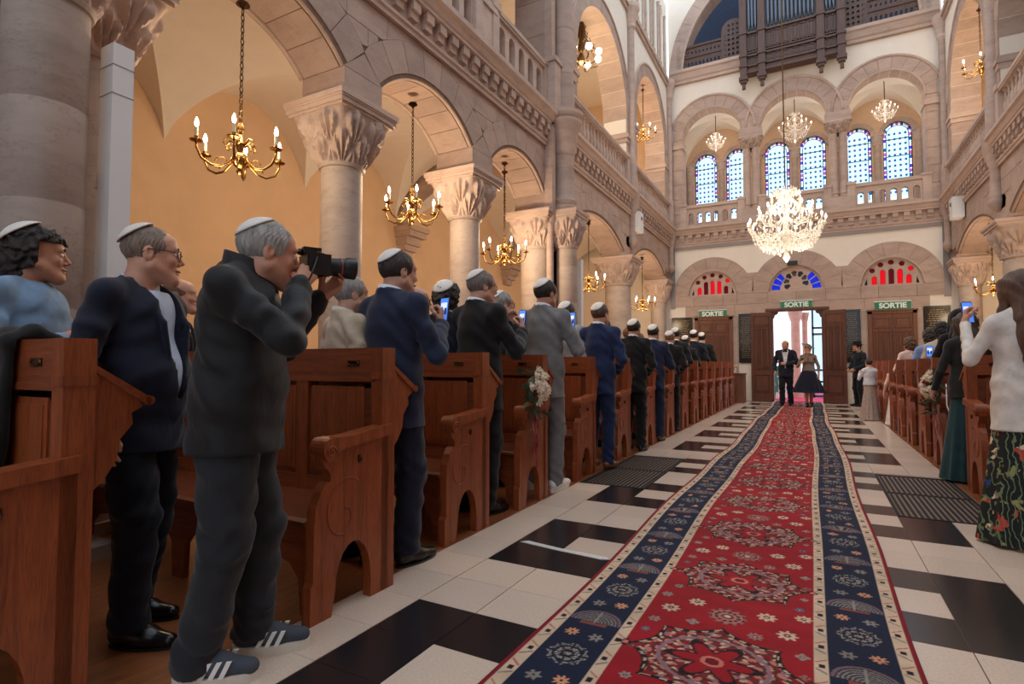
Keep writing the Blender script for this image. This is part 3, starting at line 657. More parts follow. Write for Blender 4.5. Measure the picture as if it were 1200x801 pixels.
# ------------------------------------------------------------------ vestibule seen through the open door
VW = mat('vestibule_white', srgb(244,242,238), .7)
ve = struct(MB().box(-2.2, 2.2, YW+.4, 27, -.12, -.002).build('floor_vestibule', mat('pink_carpet', srgb(226,60,110), .9, noise=.1)), 'pink red carpet in the bright vestibule beyond the open door')
BLF = mat('blue_green_frame', srgb(36,92,120), .5)
PINKS = mat_stone('pink_stone', srgb(205,160,150))
vc = MB().lathe([(.2,0),(.2,.3),(.15,.4),(.14,2.6),(.19,2.75),(.23,2.9),(.23,3.05)], 24, (-.10, 21.4, 0)).build('column', PINKS, ve, 40)
MB().lathe([(.12,0),(.12,.2),(.09,.3),(.085,2.6),(.12,2.75),(.15,2.95)], 20, (.18, 21.8, 0)).build('column', PINKS, ve, 40)
fr = MB()
for x in (.42, .82, 1.22): fr.box(x-.035, x+.035, 22.0, 22.07, 0, 3.6)
for z in (.05, .55, .95, 2.2, 2.42, 3.5): fr.box(.40, 1.24, 22.0, 22.07, z-.04, z+.04)
wd = struct(fr.build('door_4', BLF), 'blue framed glazed inner door in the bright vestibule')
VG = mat_pane('vestibule_glass', (.80,.90,1,1), .85)
for i, x in enumerate((.46, .86)):
    for z0, z1 in ((.1,.5),(.6,.9),(1.0,2.15),(2.48,3.45)): MB().box(x, x+.32, 22.03, 22.04, z0, z1).build('pane', VG, wd)
MB().box(-1.0, -.62, 20.5, 20.6, 0, 1.1).build('green_panel', mat('teal_panel', srgb(40,130,120), .6), ve)
# ================================================================== entrance wall, gallery arcade
ZG = ZC+.62
AR = [(-2.40,.93), (0,.93), (2.40,.93)]; ZS = 8.68
loops = [[(-XF,ZC+.6),(XF,ZC+.6),(XF,10.7),(-XF,10.7)]]+[[(c-r, ZG), (c+r, ZG)]+[(c+r*math.cos(PI*i/24), ZS+r*math.sin(PI*i/24)) for i in range(25)] for c, r in AR]
# columns replace the wall between the arches
loops = [[(-XF,ZC+.6),(XF,ZC+.6),(XF,10.7),(-XF,10.7)]]
hole = [(-3.33,ZG),(3.33,ZG)]+arc(2.4,ZS,.93,0,PI,24)+arc(0,ZS,.93,0,PI,24)+arc(-2.4,ZS,.93,0,PI,24)
hole = [(-3.33,ZG),(3.33,ZG)]+[q for c in (2.4,0,-2.4) for q in arc(c,ZS,.93,0,PI,24)]
me = plate('gallery_wall', loops+[hole], .5, PLAST); me.transform(Matrix.Translation((0,YW+.02,0)))
gw = link('gallery_wall', me, wf)
for c, r in AR:
    for p in [[(min(max(u, c-1.197), c+1.197), v) for u, v in q] for q in voussoirs(c, ZS, r-.004, .42, PI/2, 11)]: MB().prism(p, YW-.02, YW+.50, 'y').build('voussoir', STONE, gw)
    MB().tube([(c+(r+.41)*math.cos(PI*i/28), YW-.02, ZS+(r+.41)*math.sin(PI*i/28)) for i in range(29)], .04, 8).build('hood_moulding', STONE2, gw, True)
    MB().tube([(c+r*math.cos(PI*i/28), YW-.02, ZS+r*math.sin(PI*i/28)) for i in range(29)], .025, 8).build('arch_moulding', STONE2, gw, True)
for s in (-1, 1):
    for z in np.arange(ZG, ZS-.1, .5): ystones(gw, [rect(*sorted((s*3.33, s*3.75)), z, min(ZS, z+.5))], .02); MB().box(*sorted((s*3.30, s*3.5)), YW+.0, YW+.5, z, min(ZS, z+.5)-.005).build('jamb_stone', STONE, gw)
    MB().box(*sorted((s*3.27, s*3.76)), YW-.07, YW+.5, ZS-.30, ZS-.22).box(*sorted((s*3.29, s*3.76)), YW-.05, YW+.5, ZS-.22, ZS-.14).build('impost_band', STONE2, gw)
    # twin columns
    pd = MB().box(s*1.2-.30, s*1.2+.30, YW-.04, YW+.46, ZG, ZG+.42).build('pedestal', STONE2, gw)
    MB().box(s*1.2-.33, s*1.2+.33, YW-.06, YW+.5, 8.40, ZS).build('impost_block', STONE, pd)
    for q in (-1, 1):
        sh = MB().lathe([(.15,0),(.15,.06),(.12,.08),(.14,.13),(.115,.17),(.11,1.95)], 20, (s*1.2+q*.13, YW+.1, ZG+.42)).build('column', STONE, pd, 40)
    cm = cap_mesh('capital', .17, .36, .32, STONE2, 8); co = link('capital', cm, pd, (s*1.2, YW+.2, 8.04)); MB().box(-.36, .36, -.3, .3, .31, .38).build('abacus', STONE2, co)
# parapets between the columns
for x0, x1 in ((-3.30,-1.5),(-.9,.9),(1.5,3.30)):
    n = 6; wd_ = (x1-x0-.2)/n
    holes = [archshape(.1+(i+.5)*wd_, .12, .42, wd_*.30, 8) for i in range(n)]
    me = plate('parapet_arcade', [[(0,0),(x1-x0,0),(x1-x0,.66),(0,.66)]]+holes, .14, STONE2)
    pa = link('parapet_arcade', me, gw, (x0, YW+.02, ZG))
    MB().box(-.03, x1-x0+.03, -.04, .18, .66, .76).build('parapet_rail', STONE2, pa)
    for q in (0, x1-x0): MB().box(q-.1, q+.1, -.05, .19, 0, .80).box(q-.12, q+.12, -.07, .21, .74, .82).build('parapet_post', STONE2, pa)
cornice(wf, -3.74, 3.74, 'x', 0)
# gallery behind the arcade
YG = 21.0
struct(MB().box(-XF, XF, YW+.45, YG+.3, ZC+.45, ZG-.005).build('floor_gallery', STONE2), 'stone floor of the entrance gallery')
WINS = [c+q for c in (-2.36, 0, 2.36) for q in (-.54, .54)]
ww = .385
me = plate('wall_gallery', [[(-XF,ZG),(XF,ZG),(XF,10.6),(-XF,10.6)]]+[archshape(x, 6.35, 8.46, ww, 12) for x in WINS], .25, mat('gallery_plaster', srgb(208,176,148), .85, noise=.06)); me.transform(Matrix.Translation((0,YG,0)))
wg = struct(link('wall_gallery', me), 'peach back wall of the entrance gallery with six stained glass windows')
LB = mat_pane('pale_blue_glass', (.80,.92,1,1), .92); VI = mat_pane('violet_glass', (.32,.22,.85,1), .8); TQ = mat_pane('teal_glass', (.10,.35,.62,1), .8); PK = mat_pane('pink_glass', (.80,.35,.70,1), .8)
for k, x in enumerate(WINS):
    wo = struct(MB().tube([(x-ww,YG+.05,6.35),(x-ww,YG+.05,8.46)]+[(x-ww*math.cos(PI*i/12),YG+.05,8.46+ww*math.sin(PI*i/12)) for i in range(1,12)]+[(x+ww,YG+.05,8.46),(x+ww,YG+.05,6.35)], .02, 6).build('window_%d' % (k+4), IRON),
                'stained glass gallery window with round head, number %s from the left' % ('one','two','three','four','five','six')[k])
    wi = ww-.085
    MB().prism(archshape(x, 6.45, 8.44, wi, 12), YG+.07, YG+.075, 'y').build('pane', LB, wo)
    # border strip of small coloured panes
    bp = [(x-ww+.05, z) for z in np.arange(6.4, 8.46, .145)]+[(x+(ww-.05)*math.cos(PI-PI*i/8), 8.46+(ww-.05)*math.sin(PI-PI*i/8)) for i in range(1, 8)]+[(x+ww-.05, z) for z in np.arange(8.4, 6.38, -.145)]
    for i, (a, z) in enumerate(bp): MB().box(a-.036, a+.036, YG+.068, YG+.074, z-.055, z+.055).build('border_pane', (VI, LB, TQ, PK)[(i*3+k) % 4], wo)
    dots = MB()
    for i in range(4):
        for z in np.arange(6.6, 8.6, .17): dots.box(x-wi+.084+i*.144-.030, x-wi+.084+i*.144+.030, YG+.062, YG+.068, z-.035, z+.035)
    o = dots.build('blue_dot_panes', TQ, wo); o['kind'] = 'stuff'
    MB().tube([(x-wi,YG+.06,6.4),(x-wi,YG+.06,8.44)]+[(x-wi*math.cos(PI*i/12),YG+.06,8.44+wi*math.sin(PI*i/12)) for i in range(1,12)]+[(x+wi,YG+.06,8.44),(x+wi,YG+.06,6.4)], .012, 5).build('lead', TQ if False else IRON, wo)
    for z in (6.95, 7.75, 8.3): MB().box(x-ww, x+ww, YG+.05, YG+.065, z-.012, z+.012).build('glazing_bar', BLF, wo)
    for p in voussoirs(x, 8.46, ww, .13, PI/2, 7): MB().prism(p, YG-.04, YG+.03, 'y').build('voussoir', STONE, wg)
for x in [-3.45,-1.26+.08,-1.18+2.36,3.45]+[-2.36, 0, 2.36]:
    sh = MB().lathe([(.10,6.2),(.10,8.15)], 16, (x, YG-.03, 0)).build('colonnette', STONE, wg, 40)
    MB().lathe([(.10,8.12),(.13,8.16),(.12,8.2),(.17,8.42)], 12, (x, YG-.03, 0)).box(x-.19, x+.19, YG-.2, YG, 8.42, 8.5).build('capital', STONE2, sh)
cg = struct(MB().box(-XF, XF, YW+.5, YG+.3, 10.5, 10.6).build('ceiling_gallery_far', PLAST), 'vaulted plaster ceiling of the entrance gallery')
for x0, x1 in ((-3.6,-1.2),(-1.2,1.2),(1.2,3.6)): vault(x0, x1, YW+.5, YG+.02, 8.55, 1.12).build('groin_vault', PLAST, cg, 25)
for s in (-1, 1): struct(MB().box(*sorted((s*3.6, s*3.9)), YW+.4, YG+.3, ZC, 10.6).build('wall_gallery_'+('left' if s < 0 else 'right'), PLAST), 'plaster end wall of the entrance gallery, '+('left' if s < 0 else 'right'))
# ================================================================== organ loft and great arch
struct(MB().box(-XF, XF, 21.6, 21.8, 10.5, 17).build('wall_loft', NAVYW), 'dark blue wall behind the organ loft')
struct(MB().box(-XF, XF, YW+.0, 21.7, 10.58, 10.72).build('floor_loft', STONE), 'floor slab of the organ loft')
for s in (-1, 1): MB().prism([(YW-.22,11.02),(YW-.22,10.92),(YW-.17,10.88),(YW-.12,10.72),(YW-.08,10.68),(YW-.08,10.6),(YW+.2,10.6),(YW+.2,11.02)], *sorted((s*1.38, s*3.66)), 'x').build('loft_ledge', STONE2, wf)
MB().prism([(YW-.05,10.6),(YW+.2,10.6),(YW+.2,11.0),(YW-.05,11.0)], -1.4, 1.4, 'x').build('loft_ledge', STONE2, wf)
ga = MB().box(-.01, .01, 0, .01, 0, .01)
gp = voussoirs(0, 10.9, 3.28, .42, PI/2, 19)
gparent = None
for i, p in enumerate(gp):
    o = MB().prism(p, YW-.10, YW+.55, 'y').build('great_arch_stone', STONE, wf)
MB().tube([(3.28*math.cos(PI*i/40), YW-.1, 10.9+3.28*math.sin(PI*i/40)) for i in range(41)], .05, 8).build('great_arch_moulding', STONE2, wf, True)
sp = [(-XF,10.9),(-3.7,10.9)]+arc(0,10.9,3.70,PI,0,40)[1:-1]+[(3.7,10.9),(XF,10.9),(XF,15),(-XF,15)]
me = plate('great_arch_wall', [sp], .3, PLAST); me.transform(Matrix.Translation((0,YW+.05,0))); link('great_arch_wall', me, wf)
# inner pale rib curve on the blue wall
MB().tube([(1.9*math.cos(PI-1.2*i/14)-.4, 21.55, 10.9+1.9*math.sin(PI-1.2*i/14)) for i in range(15)], .14, 8).build('rib', STONE, wf, True)
og = thing('pipe_organ', 'dark carved oak organ case with metal pipes in the high loft', 'organ', (0, YW-.35, 9.97))
MB().box(-1.36, 1.36, 0, .29, .30, 3.6).build('case_body', ORGW, og)
for x in (-1.33, -.80, .80, 1.33):
    p_ = MB().box(x-.10, x+.10, -.10, .05, .16, 3.6).build('case_post', ORGW, og)
    MB().box(x-.13, x+.13, -.15, .05, .08, .18).box(x-.09, x+.09, -.11, .04, 0, .08).box(x-.05, x+.05, -.07, .03, -.18, 0).build('corbel', ORGW, p_)
    for z in (.5, .82, 1.55): MB().box(x-.125, x+.125, -.13, .05, z, z+.05).build('moulding', ORGW, p_)
for z, dz in ((.30,.05),(.50,.05),(.82,.06),(.92,.03),(1.55,.06)): MB().box(-1.36, 1.36, -.06, 0, z, z+dz).build('moulding', ORGW, og)
for a, b in ((-1.22,-.90),(-.68,-.02),(.02,.68),(.90,1.22)):
    n = 3 if b-a > .5 else 2
    for i in range(n):
        x0, x1 = a+(b-a)*i/n+.02, a+(b-a)*(i+1)/n-.02
        for z0, z1 in ((.57,.80),(1.0,1.5)):
            MB().box(x0, x1, -.025, 0, z0, z0+.03).box(x0, x1, -.025, 0, z1-.03, z1).box(x0, x0+.025, -.025, 0, z0, z1).box(x1-.025, x1, -.025, 0, z0, z1).box(x0+.06, x1-.06, -.02, 0, z0+.06, z1-.06).build('panel', ORGW, og)
PIPE = mat('organ_pipe_metal', srgb(92,98,110), .3, .9)
pm = MB().lathe([(.012,0),(.045,.18),(.045,1.7)], 10).mesh('pipe', PIPE, 40)
for a, b, n in ((-1.2,-.92,3),(-.66,.66,12),(.92,1.2,3)):
    MB().box(a-.02, b+.02, -.012, 0, 1.62, 3.5).build('recess_shade_sheet', BLACKP, og)  # flat black sheet, its colour stands in for shade behind the pipes
    for i in range(n): link('pipe', pm, og, (a+(b-a)*(i+.5)/n, -.05, 1.64+.05*abs(i-n/2)/n))
for s in (-1, 1):
    # pierced oak balustrade beside the case
    sc_ = thing('loft_balustrade', 'pierced dark oak balustrade on the '+('left' if s < 0 else 'right')+' of the organ case', 'balustrade', (s*2.4, YW-.05, 11.02))
    x0, x1 = -.95, 1.05 
    hl = []
    for i in range(16):
        hl.append(archshape(-.9+i*.12, .08, .20, .032, 5)); hl.append([(-.9+i*.12+.035*math.cos(t), .55+.05*math.sin(t)) for t in np.linspace(0, 2*PI, 9)[:-1]])
    me = plate('pierced_panel', [[(-1.02,0),(1.12,0),(1.12,.72),(-1.02,.72)]]+hl, .05, ORGW); link('pierced_panel', me, sc_)
    MB().box(-1.04, 1.14, -.04, .09, .72, .79).build('rail', ORGW, sc_); MB().box(-1.04, 1.14, -.03, .08, .38, .42).box(-1.04, 1.14, -.03, .08, 0, .05).build('moulding', ORGW, sc_)
    for x in (-.98, 1.06, -s*.45): MB().box(x-.06, x+.06, -.05, .1, 0, .86).build('post', ORGW, sc_)
    # taller pierced wing against the case
    hl = [[(-s*.75+(i-2)*.13+.04*math.cos(t), .15+j*.16+.05*math.sin(t)) for t in np.linspace(0, 2*PI, 7)[:-1]] for i in range(5) for j in range(7 if i in (1,2,3) else 5)]
    me = plate('pierced_wing', [archshape(-s*.75, 0, .95, .36, 10)]+hl, .05, ORGW); link('pierced_wing', me, sc_, (0,-.06,0))
# ================================================================== chandeliers
def brass_chandelier():
    """six candle arms around a turned stem, hung on a chain; origin at the hub"""
    t = thing('brass_chandelier', '', 'chandelier')
    MB().lathe([(.008,-.20),(.02,-.19),(.03,-.17),(.015,-.15),(.05,-.12),(.075,-.08),(.075,-.05),(.045,-.01),(.02,.01),(.03,.04),(.045,.08),(.03,.12),(.015,.16),(.03,.19),(.035,.22),(.012,.27),(.018,.30),(.006,.33)], 16).build('stem', BRASS, t, 40)
    armm = MB(); R = .36
    armm.tube([(.04,0,-.02),(.09,0,-.10),(.16,0,-.16),(.24,0,-.17),(.32,0,-.13),(.36,0,-.05),(R,0,.0)], .010, 8)
    armm.tube([(.04,0,.06),(.09,0,.12),(.13,0,.10),(.14,0,.05),(.11,0,.03),(.09,0,.06)], .008, 6)
    armm.tube([(.10,0,-.11),(.14,0,-.08),(.19,0,-.09),(.21,0,-.13)], .006, 6)
    am = armm.mesh('arm', BRASS, True)
    pm_ = MB().lathe([(.01,-.012),(.05,0),(.055,.008),(.02,.01),(.018,.03),(.02,.04)], 14).mesh('drip_pan', BRASS, 40)
    cm_ = MB().lathe([(.014,.03),(.014,.12)], 10).mesh('candle', CANDLE, 40)
    bm_ = MB().lathe([(.006,.12),(.014,.135),(.017,.155),(.012,.18),(.003,.205)], 10).mesh('bulb', BULB, True)
    for k in range(6):
        a = link('arm', am, t, None, (0,0,2*PI*k/6+.3))
        link('drip_pan', pm_, a, (R,0,0)); link('candle', cm_, a, (R,0,0)); link('bulb', bm_, a, (R,0,0))
    return t
def chain_mesh(L):
    m = MB(); n = max(1, int(L/.055))
    for i in range(n):
        z = .33+L*(i+.5)/n; h = L/n*.62; w = .014; pts = []
        for k in range(8):
            a = 2*PI*k/8; u, v = w*math.cos(a), h*math.sin(a)
            pts.append((u,0,z+v) if i % 2 else (0,u,z+v))
        m.tube(pts, .005, 5, True)
    m.lathe([(.06,.33+L-.02),(.05,.33+L),(.02,.33+L-.05)], 12)
    return m.mesh('chain', BRONZE)
proto = brass_chandelier()
CH = [((-4.06,3.14,3.02), 1.05, 'brass candle chandelier in the nearest left arch, hung on a long chain'),
      ((-4.06,5.57,3.12), 1.05, 'brass candle chandelier in the second left arch above the man in navy'),
      ((-4.06,7.99,2.98), 1.2, 'brass candle chandelier in the third left arch before the clustered pier'),
      ((-4.06,11.94,3.0), 1.1, 'brass candle chandelier in the wide left arch beyond the clustered pier'),
      ((-4.06,16.48,2.95), 1.1, 'brass candle chandelier in the last left arch near the entrance wall'),
      ((4.06,16.3,2.9), 1.15, 'brass candle chandelier in the right arch above the women'),
      ((4.5,11.9,3.0), 1.05, 'brass candle chandelier in the near right arch'),
      ((-4.02,16.6,8.2), 1.3, 'brass chandelier lit in the far left gallery arch'),
      ((4.02,16.45,8.12), 1.35, 'brass chandelier lit in the right gallery arch')]
for i, (p, L, lb) in enumerate(CH):
    o = proto if i == 0 else copy_tree(proto)
    o.location = p; o['label'] = lb; o['group'] = 'brass candle chandeliers'; sc_ = 1.0 if i < 1 else 1.05
    link('chain', chain_mesh(L), o)
    lamp('candle_light', (0,0,.28), 34, o); lamp('candle_light', (0,0,-.36), 20, o)
# dark bronze gallery chandelier
t = thing('bronze_chandelier', 'dark bronze chandelier with beaded stem in the upper left gallery arch', 'chandelier', (-4.3, 12.15, 8.35))
MB().lathe([(.02,-.1),(.12,-.04),(.10,.06),(.04,.2),(.09,.35),(.05,.5),(.10,.8),(.05,1.0),(.12,1.1),(.02,1.25)], 14).build('stem', BRONZE, t, 40)
MB().tube([(0,0,1.2),(0,0,2.3)], .015, 6).build('rod', BRONZE, t); MB().tube([(0,0,2.2),(-.3,0,2.22),(-.5,0,2.1)], .015, 6).build('bracket', BRONZE, t)
rg = MB()
for k in range(14): a = 2*PI*k/14; rg.tube([(.05*math.cos(a),.05*math.sin(a),1.0),(.14*math.cos(a),.14*math.sin(a),.5),(.42*math.cos(a),.42*math.sin(a),.12)], .008, 4)
for k in range(14):
    a = 2*PI*k/14
    for f in (.2,.4,.6,.8): rg.ball(((.1+.32*f**2)*math.cos(a), (.1+.32*f**2)*math.sin(a), 1.0-.85*f), .018, 6, 4)
rg.build('bead_strands', BRONZE, t)['kind'] = 'stuff'
am = MB().tube([(.1,0,0),(.25,0,-.12),(.42,0,-.05),(.44,0,.06)], .014, 6).mesh('arm', BRONZE, True); gm = MB().ball((.44,0,.13), .075, 12, 8).mesh('globe_bulb', BULB, True)
for k in range(8): a = link('arm', am, t, None, (0,0,2*PI*k/8)); link('globe_bulb', gm, a)
lamp('globe_light', (0,0,-.25), 60, t)
# crystal chandeliers
CRY = mat('crystal', (1,.93,.80,1), .06, spec=1.0)
_t = NT('crystal_glass'); _g = _t.a('ShaderNodeBsdfTranslucent'); _g.inputs[0].default_value = (1,.97,.92,1)
_t.p.inputs['Base Color'].default_value = (1,.97,.93,1); _t.p.inputs['Roughness'].default_value = .05; _t.p.inputs['Specular IOR Level'].default_value = 1.0
_m = _t.a('ShaderNodeMixShader'); _m.inputs[0].default_value = .55; _t.lk(_t.p.outputs[0], _m.inputs[1]); _t.lk(_g.outputs[0], _m.inputs[2]); _t.lk(_m.outputs[0], _t.out.inputs[0]); CRY = _t.m
def crystal(loc, R, H, tiers, label, rod, arms, power, drops):
    t = thing('crystal_chandelier', label, 'chandelier', loc, 0, 'crystal chandeliers')
    MB().lathe([(.02*R,-.62*H),(.10*R,-.55*H),(.04*R,-.45*H),(.12*R,-.3*H),(.08*R,-.1*H),(.05*R,.1*H),(.10*R,.25*H),(.05*R,.4*H),(.16*R,.46*H),(.03*R,.5*H)], 14).build('stem', CRY, t, 40)
    MB().tube([(0,0,.48*H),(0,0,.48*H+rod)], .012, 6).build('rod', BRONZE, t)
    D = MB(); rs = random.Random(5)
    def drop(x, y, z, s): D.add([(x,y,z+s*1.5),(x+s*.6,y,z),(x,y+s*.6,z),(x-s*.6,y,z),(x,y-s*.6,z),(x,y,z-s*1.2)], [(0,1,2),(0,2,3),(0,3,4),(0,4,1),(5,2,1),(5,3,2),(5,4,3),(5,1,4)])
    for i in range(drops):
        q = i/drops; a = i*2.39996
        if q < .62:                      # basket of pendants below the arms
            u = q/.62; rr = R*(.30+.68*math.sqrt(u))*(.92+.12*rs.random()); z = -H*(.42-.40*u**1.6)+H*.10*(rs.random()-.5)
        elif q < .85:                    # strands rising to the crown
            u = (q-.62)/.23; rr = R*(.75*(1-u)**1.4+.10); z = H*(.02+.40*u)
        else: rr = R*(.18+.16*rs.random()); z = H*(.40+.10*rs.random())
        drop(rr*math.cos(a), rr*math.sin(a), z, R*(.030+.02*rs.random()))
    D.build('crystal_drops', CRY, t)['kind'] = 'stuff'
    for (ra, za, n) in arms:
        am = MB().tube([(.06*R,0,za*H-.05*H),(.4*ra*R,0,za*H-.16*H),(.8*ra*R,0,za*H-.13*H),(ra*R,0,za*H)], .011*R+.004, 6).mesh('arm', CRY, True)
        pm2 = MB().lathe([(.01,-.01),(.055*R+.01,.0),(.03*R,.012)], 10).lathe([(.017*R+.004,.0),(.017*R+.004,.13*R)], 8).mesh('candle', CANDLE, True)
        bm2 = MB().lathe([(.008*R+.002,.13*R),(.022*R+.004,.17*R),(.02*R+.003,.21*R),(.004,.26*R)], 8).mesh('bulb', BULBW, True)
        for k in range(n):
            a = link('arm', am, t, None, (0,0,2*PI*(k+.5*(za > 0))/n)); link('candle', pm2, a, (ra*R,0,za*H)); link('bulb', bm2, a, (ra*R,0,za*H))
    lamp('crystal_light', (0,0,-.75*H), power*.45, t, (1,.86,.68)); lamp('crystal_light', (0,0,.12*H), power*.28, t, (1,.86,.68), .3)
    return t
crystal((0,12,3.92), .68, 1.28, 2, 'large crystal chandelier with many lit candles hanging over the aisle', 9.0, [(1.0,-.08,14),(.72,.12,10),(.42,.30,6)], 130, 900)
for x, R, lb in ((-2.4,.30,'small crystal chandelier in the left gallery arch'),(0,.46,'middle crystal chandelier in the centre gallery arch'),(2.4,.32,'small crystal chandelier in the right gallery arch')):
    z = 9.0 if x else 9.25
    crystal((x+.05, YW+.75, 8.75), R, R*1.9, 2, lb, 9.62-8.75-.9*R, [(1.0,-.05,8),(.6,.15,4)], 26, 320)
# ================================================================== carpet
def carpet():
    ys = [1.0]
    while ys[-1] < YW+.3: ys.append(ys[-1]+max(.0045, .55*ys[-1]**2/728))
    ys = np.array(ys); xl, xr = -.64, .79; nx = 260; u = np.linspace(0, 1, nx+1)
    # hand-laid edges wander a little
    lft = xl+.02*np.sin(ys*.9)+.012*np.sin(ys*2.3+1)+np.clip((ys-6)*-.002,-.03,0); rgt = xr-.02+.02*np.sin(ys*.7+2)+.01*np.sin(ys*1.9)-np.clip((ys-4)*.008,0,.10)
    Y = np.repeat(ys[:,None], nx+1, 1); X = lft[:,None]+(rgt-lft)[:,None]*u[None,:]
    Uw = u[None,:]*1.43+0*Y                         # carpet-space coordinate across, metres
    Z = .012+.003*np.sin(Y*3.1+X*2)+.002*np.sin(X*9+Y)
    nse = np.random.RandomState(3)
    V = np.stack([X, Y, Z], -1)
    def S(r, g, b): return np.array(srgb(r, g, b)[:3])
    red, navy, cream, dred, blk, rose, gry, org, teal = S(158,22,34), S(22,31,56), S(214,186,158), S(120,14,28), S(34,22,26), S(206,120,104), S(150,140,130), S(214,150,112), S(92,104,124)
    C = np.empty(V.shape); C[:] = red
    def put(mask, c, a=1.0): C[mask] = C[mask]*(1-a)+c*a
    W_ = 1.43; e = np.minimum(Uw, W_-Uw)            # distance from nearer edge
    put(e < .018, dred*1.25)
    stripe1 = (e >= .018) & (e < .075); band = (e >= .075) & (e < .315); stripe2 = (e >= .315) & (e < .365); field = e >= .365
    put(stripe1 | stripe2, cream); put(band, navy)
    # marks on the cream stripes
    for lo, hi, ph in ((.018,.075,0),(.315,.365,.1)):
        mid = (lo+hi)/2; q = ((Y+ph) % .16)/.16; k = np.abs(e-mid)
        put((k < .012) & (np.abs(q-.5) < .09), blk); put((k < .02) & (np.abs(((Y+ph) % .16)-.04-(e-mid)*.8) < .006), gry*.8); put((k < .02) & (np.abs(((Y+ph) % .16)-.12+(e-mid)*.8) < .005), rose*.8)
    def star(cx, cy, r, n, depth, X_=None):
        dx, dy = Uw-cx, Y-cy; d = np.hypot(dx, dy); a = np.arctan2(dy, dx); return d/(r*(1-depth*(.5-.5*np.cos(a*n)))), d, a
    # navy band: rosettes, candelabra fans and stars, alternating
    for cx in (.195, W_-.195):
        for k in range(-2, 27):
            cy = 2.03+k*.68
            s_, d, a = star(cx, cy, .088, 8, .18)
            put((s_ < 1), gry*1.15); put((s_ < 1) & (np.abs(np.sin(a*4)) < .30) & (d > .02), navy*.8); put((d < .064) & (d > .05), navy*.7); put((d < .03) & (d > .016), blk)
            put((s_ < 1) & (np.sin(d*330+3*np.sin(a*8)) > .55), navy)
            # fan of branches
            fy = cy+.34; dx, dy = Uw-cx, Y-fy; r_ = np.hypot(dx, dy+.05)
            fan = (dy > -.05) & (r_ < .115) & (np.sin(r_*420) > -.2) & (np.abs(dx) < .10); put(fan, gry*.85, .9); put((np.abs(dx) < .006) & (np.abs(dy) < .07), gry); put((r_ < .118) & (r_ > .104) & (dy > -.05), S(120,92,100)); put((dy > -.075) & (dy < -.055) & (np.abs(dx) < .06), S(140,70,60))
            for ox, oy, cc, n in ((-.055,.175,org,8),(.055,.165,gry*.9,6),(-.05,.485,gry*.8,6),(.055,.50,org,8)):
                s_, d, a = star(cx+ox, cy+oy, .034, n, .5); put(s_ < 1, cc); put(d < .007, navy)
    # field: big medallions with a rosette between each pair
    fc = W_/2
    per = .90
    for k in range(-1, 20):
        cy = 2.22+k*per
        dx, dy = (Uw-fc)/.34, (Y-cy)/.30; rr = np.hypot(dx, dy); a = np.arctan2(dy, dx)
        edge = 1-.20*np.abs(np.sin(a*4))**.7
        inside = rr < edge; put(inside, blk*.9+rose*.12)
        # woven flame and leaf work
        w1 = np.sin(a*16+rr*9)*np.cos(rr*26); put(inside & (w1 > .25), rose*.95); put(inside & (w1 < -.45), red*.95)
        put(inside & (np.sin(a*8)*np.sin(rr*17+1) > .62), S(146,110,116)); put(inside & (np.sin(Uw*95+2*np.sin(Y*60))*np.sin(Y*105) > .62), cream*.92)
        put(inside & (np.sin(Uw*70+1.3)*np.sin(Y*80+2*np.sin(Uw*50)) > .72), dred)
        put((rr < edge) & (rr > edge-.075), blk); put((rr < edge*.97) & (rr > edge-.06) & (np.sin(a*32) > 0), cream*.9)
        put((rr < .62) & (rr > .57), S(146,110,116))
        s6 = rr/(.44*(1-.55*(.5-.5*np.cos(a*6)))); put(s6 < 1.22, blk); put(s6 < 1, red); put(rr < .13, rose); put(rr < .08, dred)
        for tx in (-.40, .40):                       # pendants at the sides
            s_, d, a2 = star(fc+tx*.86, cy, .03, 4, .35); put(s_ < 1, blk); put(d < .014, rose)
        # rosette between
        cy2 = cy+per*.47; s_, d, a2 = star(fc, cy2, .085, 12, .15); put(s_ < 1, S(142,96,92)); put((s_ < 1) & (np.sin(a2*12+d*60) > .2), blk*1.2); put((s_ < 1) & (np.sin(d*230) > .5), rose); put(d < .014, cream)
        for ox, oy, r_, n, cc in ((-.25,.44,.045,8,cream),(.25,.40,.045,8,cream),(-.15,.57,.042,8,cream),(.16,.56,.045,8,cream),(-.30,.60,.03,6,gry),(.31,.62,.04,8,cream),(-.13,.33,.03,4,gry),(.13,.32,.035,8,S(160,120,112)),(-.29,.28,.028,6,gry),(.31,.22,.028,4,gry),(-.31,-.02,.022,4,S(130,60,60)),(.32,.05,.02,4,S(150,110,100)),(.31,-.12,.02,4,gry),(-.3,.16,.022,6,teal),(.29,-.27,.025,6,teal),(-.27,-.26,.025,6,gry)):
            s_, d, a2 = star(fc+ox, cy+oy*per, r_, n, .38); put((s_ < 1) & field, cc); put((d < r_*.34) & field, dred); put((d < r_*.16) & field, cream)
    C *= (1+.10*(nse.rand(*Y.shape)-.5))[...,None]*(1+.06*np.sin(Y*31+np.sin(Y*7)*3))[...,None]
    C = np.clip(C, 0, 1)
    ny = len(ys); V = V.reshape(-1, 3); idx = np.arange(ny*(nx+1)).reshape(ny, nx+1)
    F = np.stack([idx[:-1,:-1], idx[:-1,1:], idx[1:,1:], idx[1:,:-1]], -1).reshape(-1, 4)
    # skirt so that the carpet has thickness
    per_i = np.concatenate([idx[0,:], idx[1:,-1], idx[-1,-2::-1], idx[-2:0:-1,0]]); n0 = len(V)
    low = V[per_i].copy(); low[:,2] = .0005; k = np.arange(len(per_i)); k2 = (k+1) % len(per_i)
    F2 = np.stack([per_i, n0+k, n0+k2, per_i[k2]], -1)
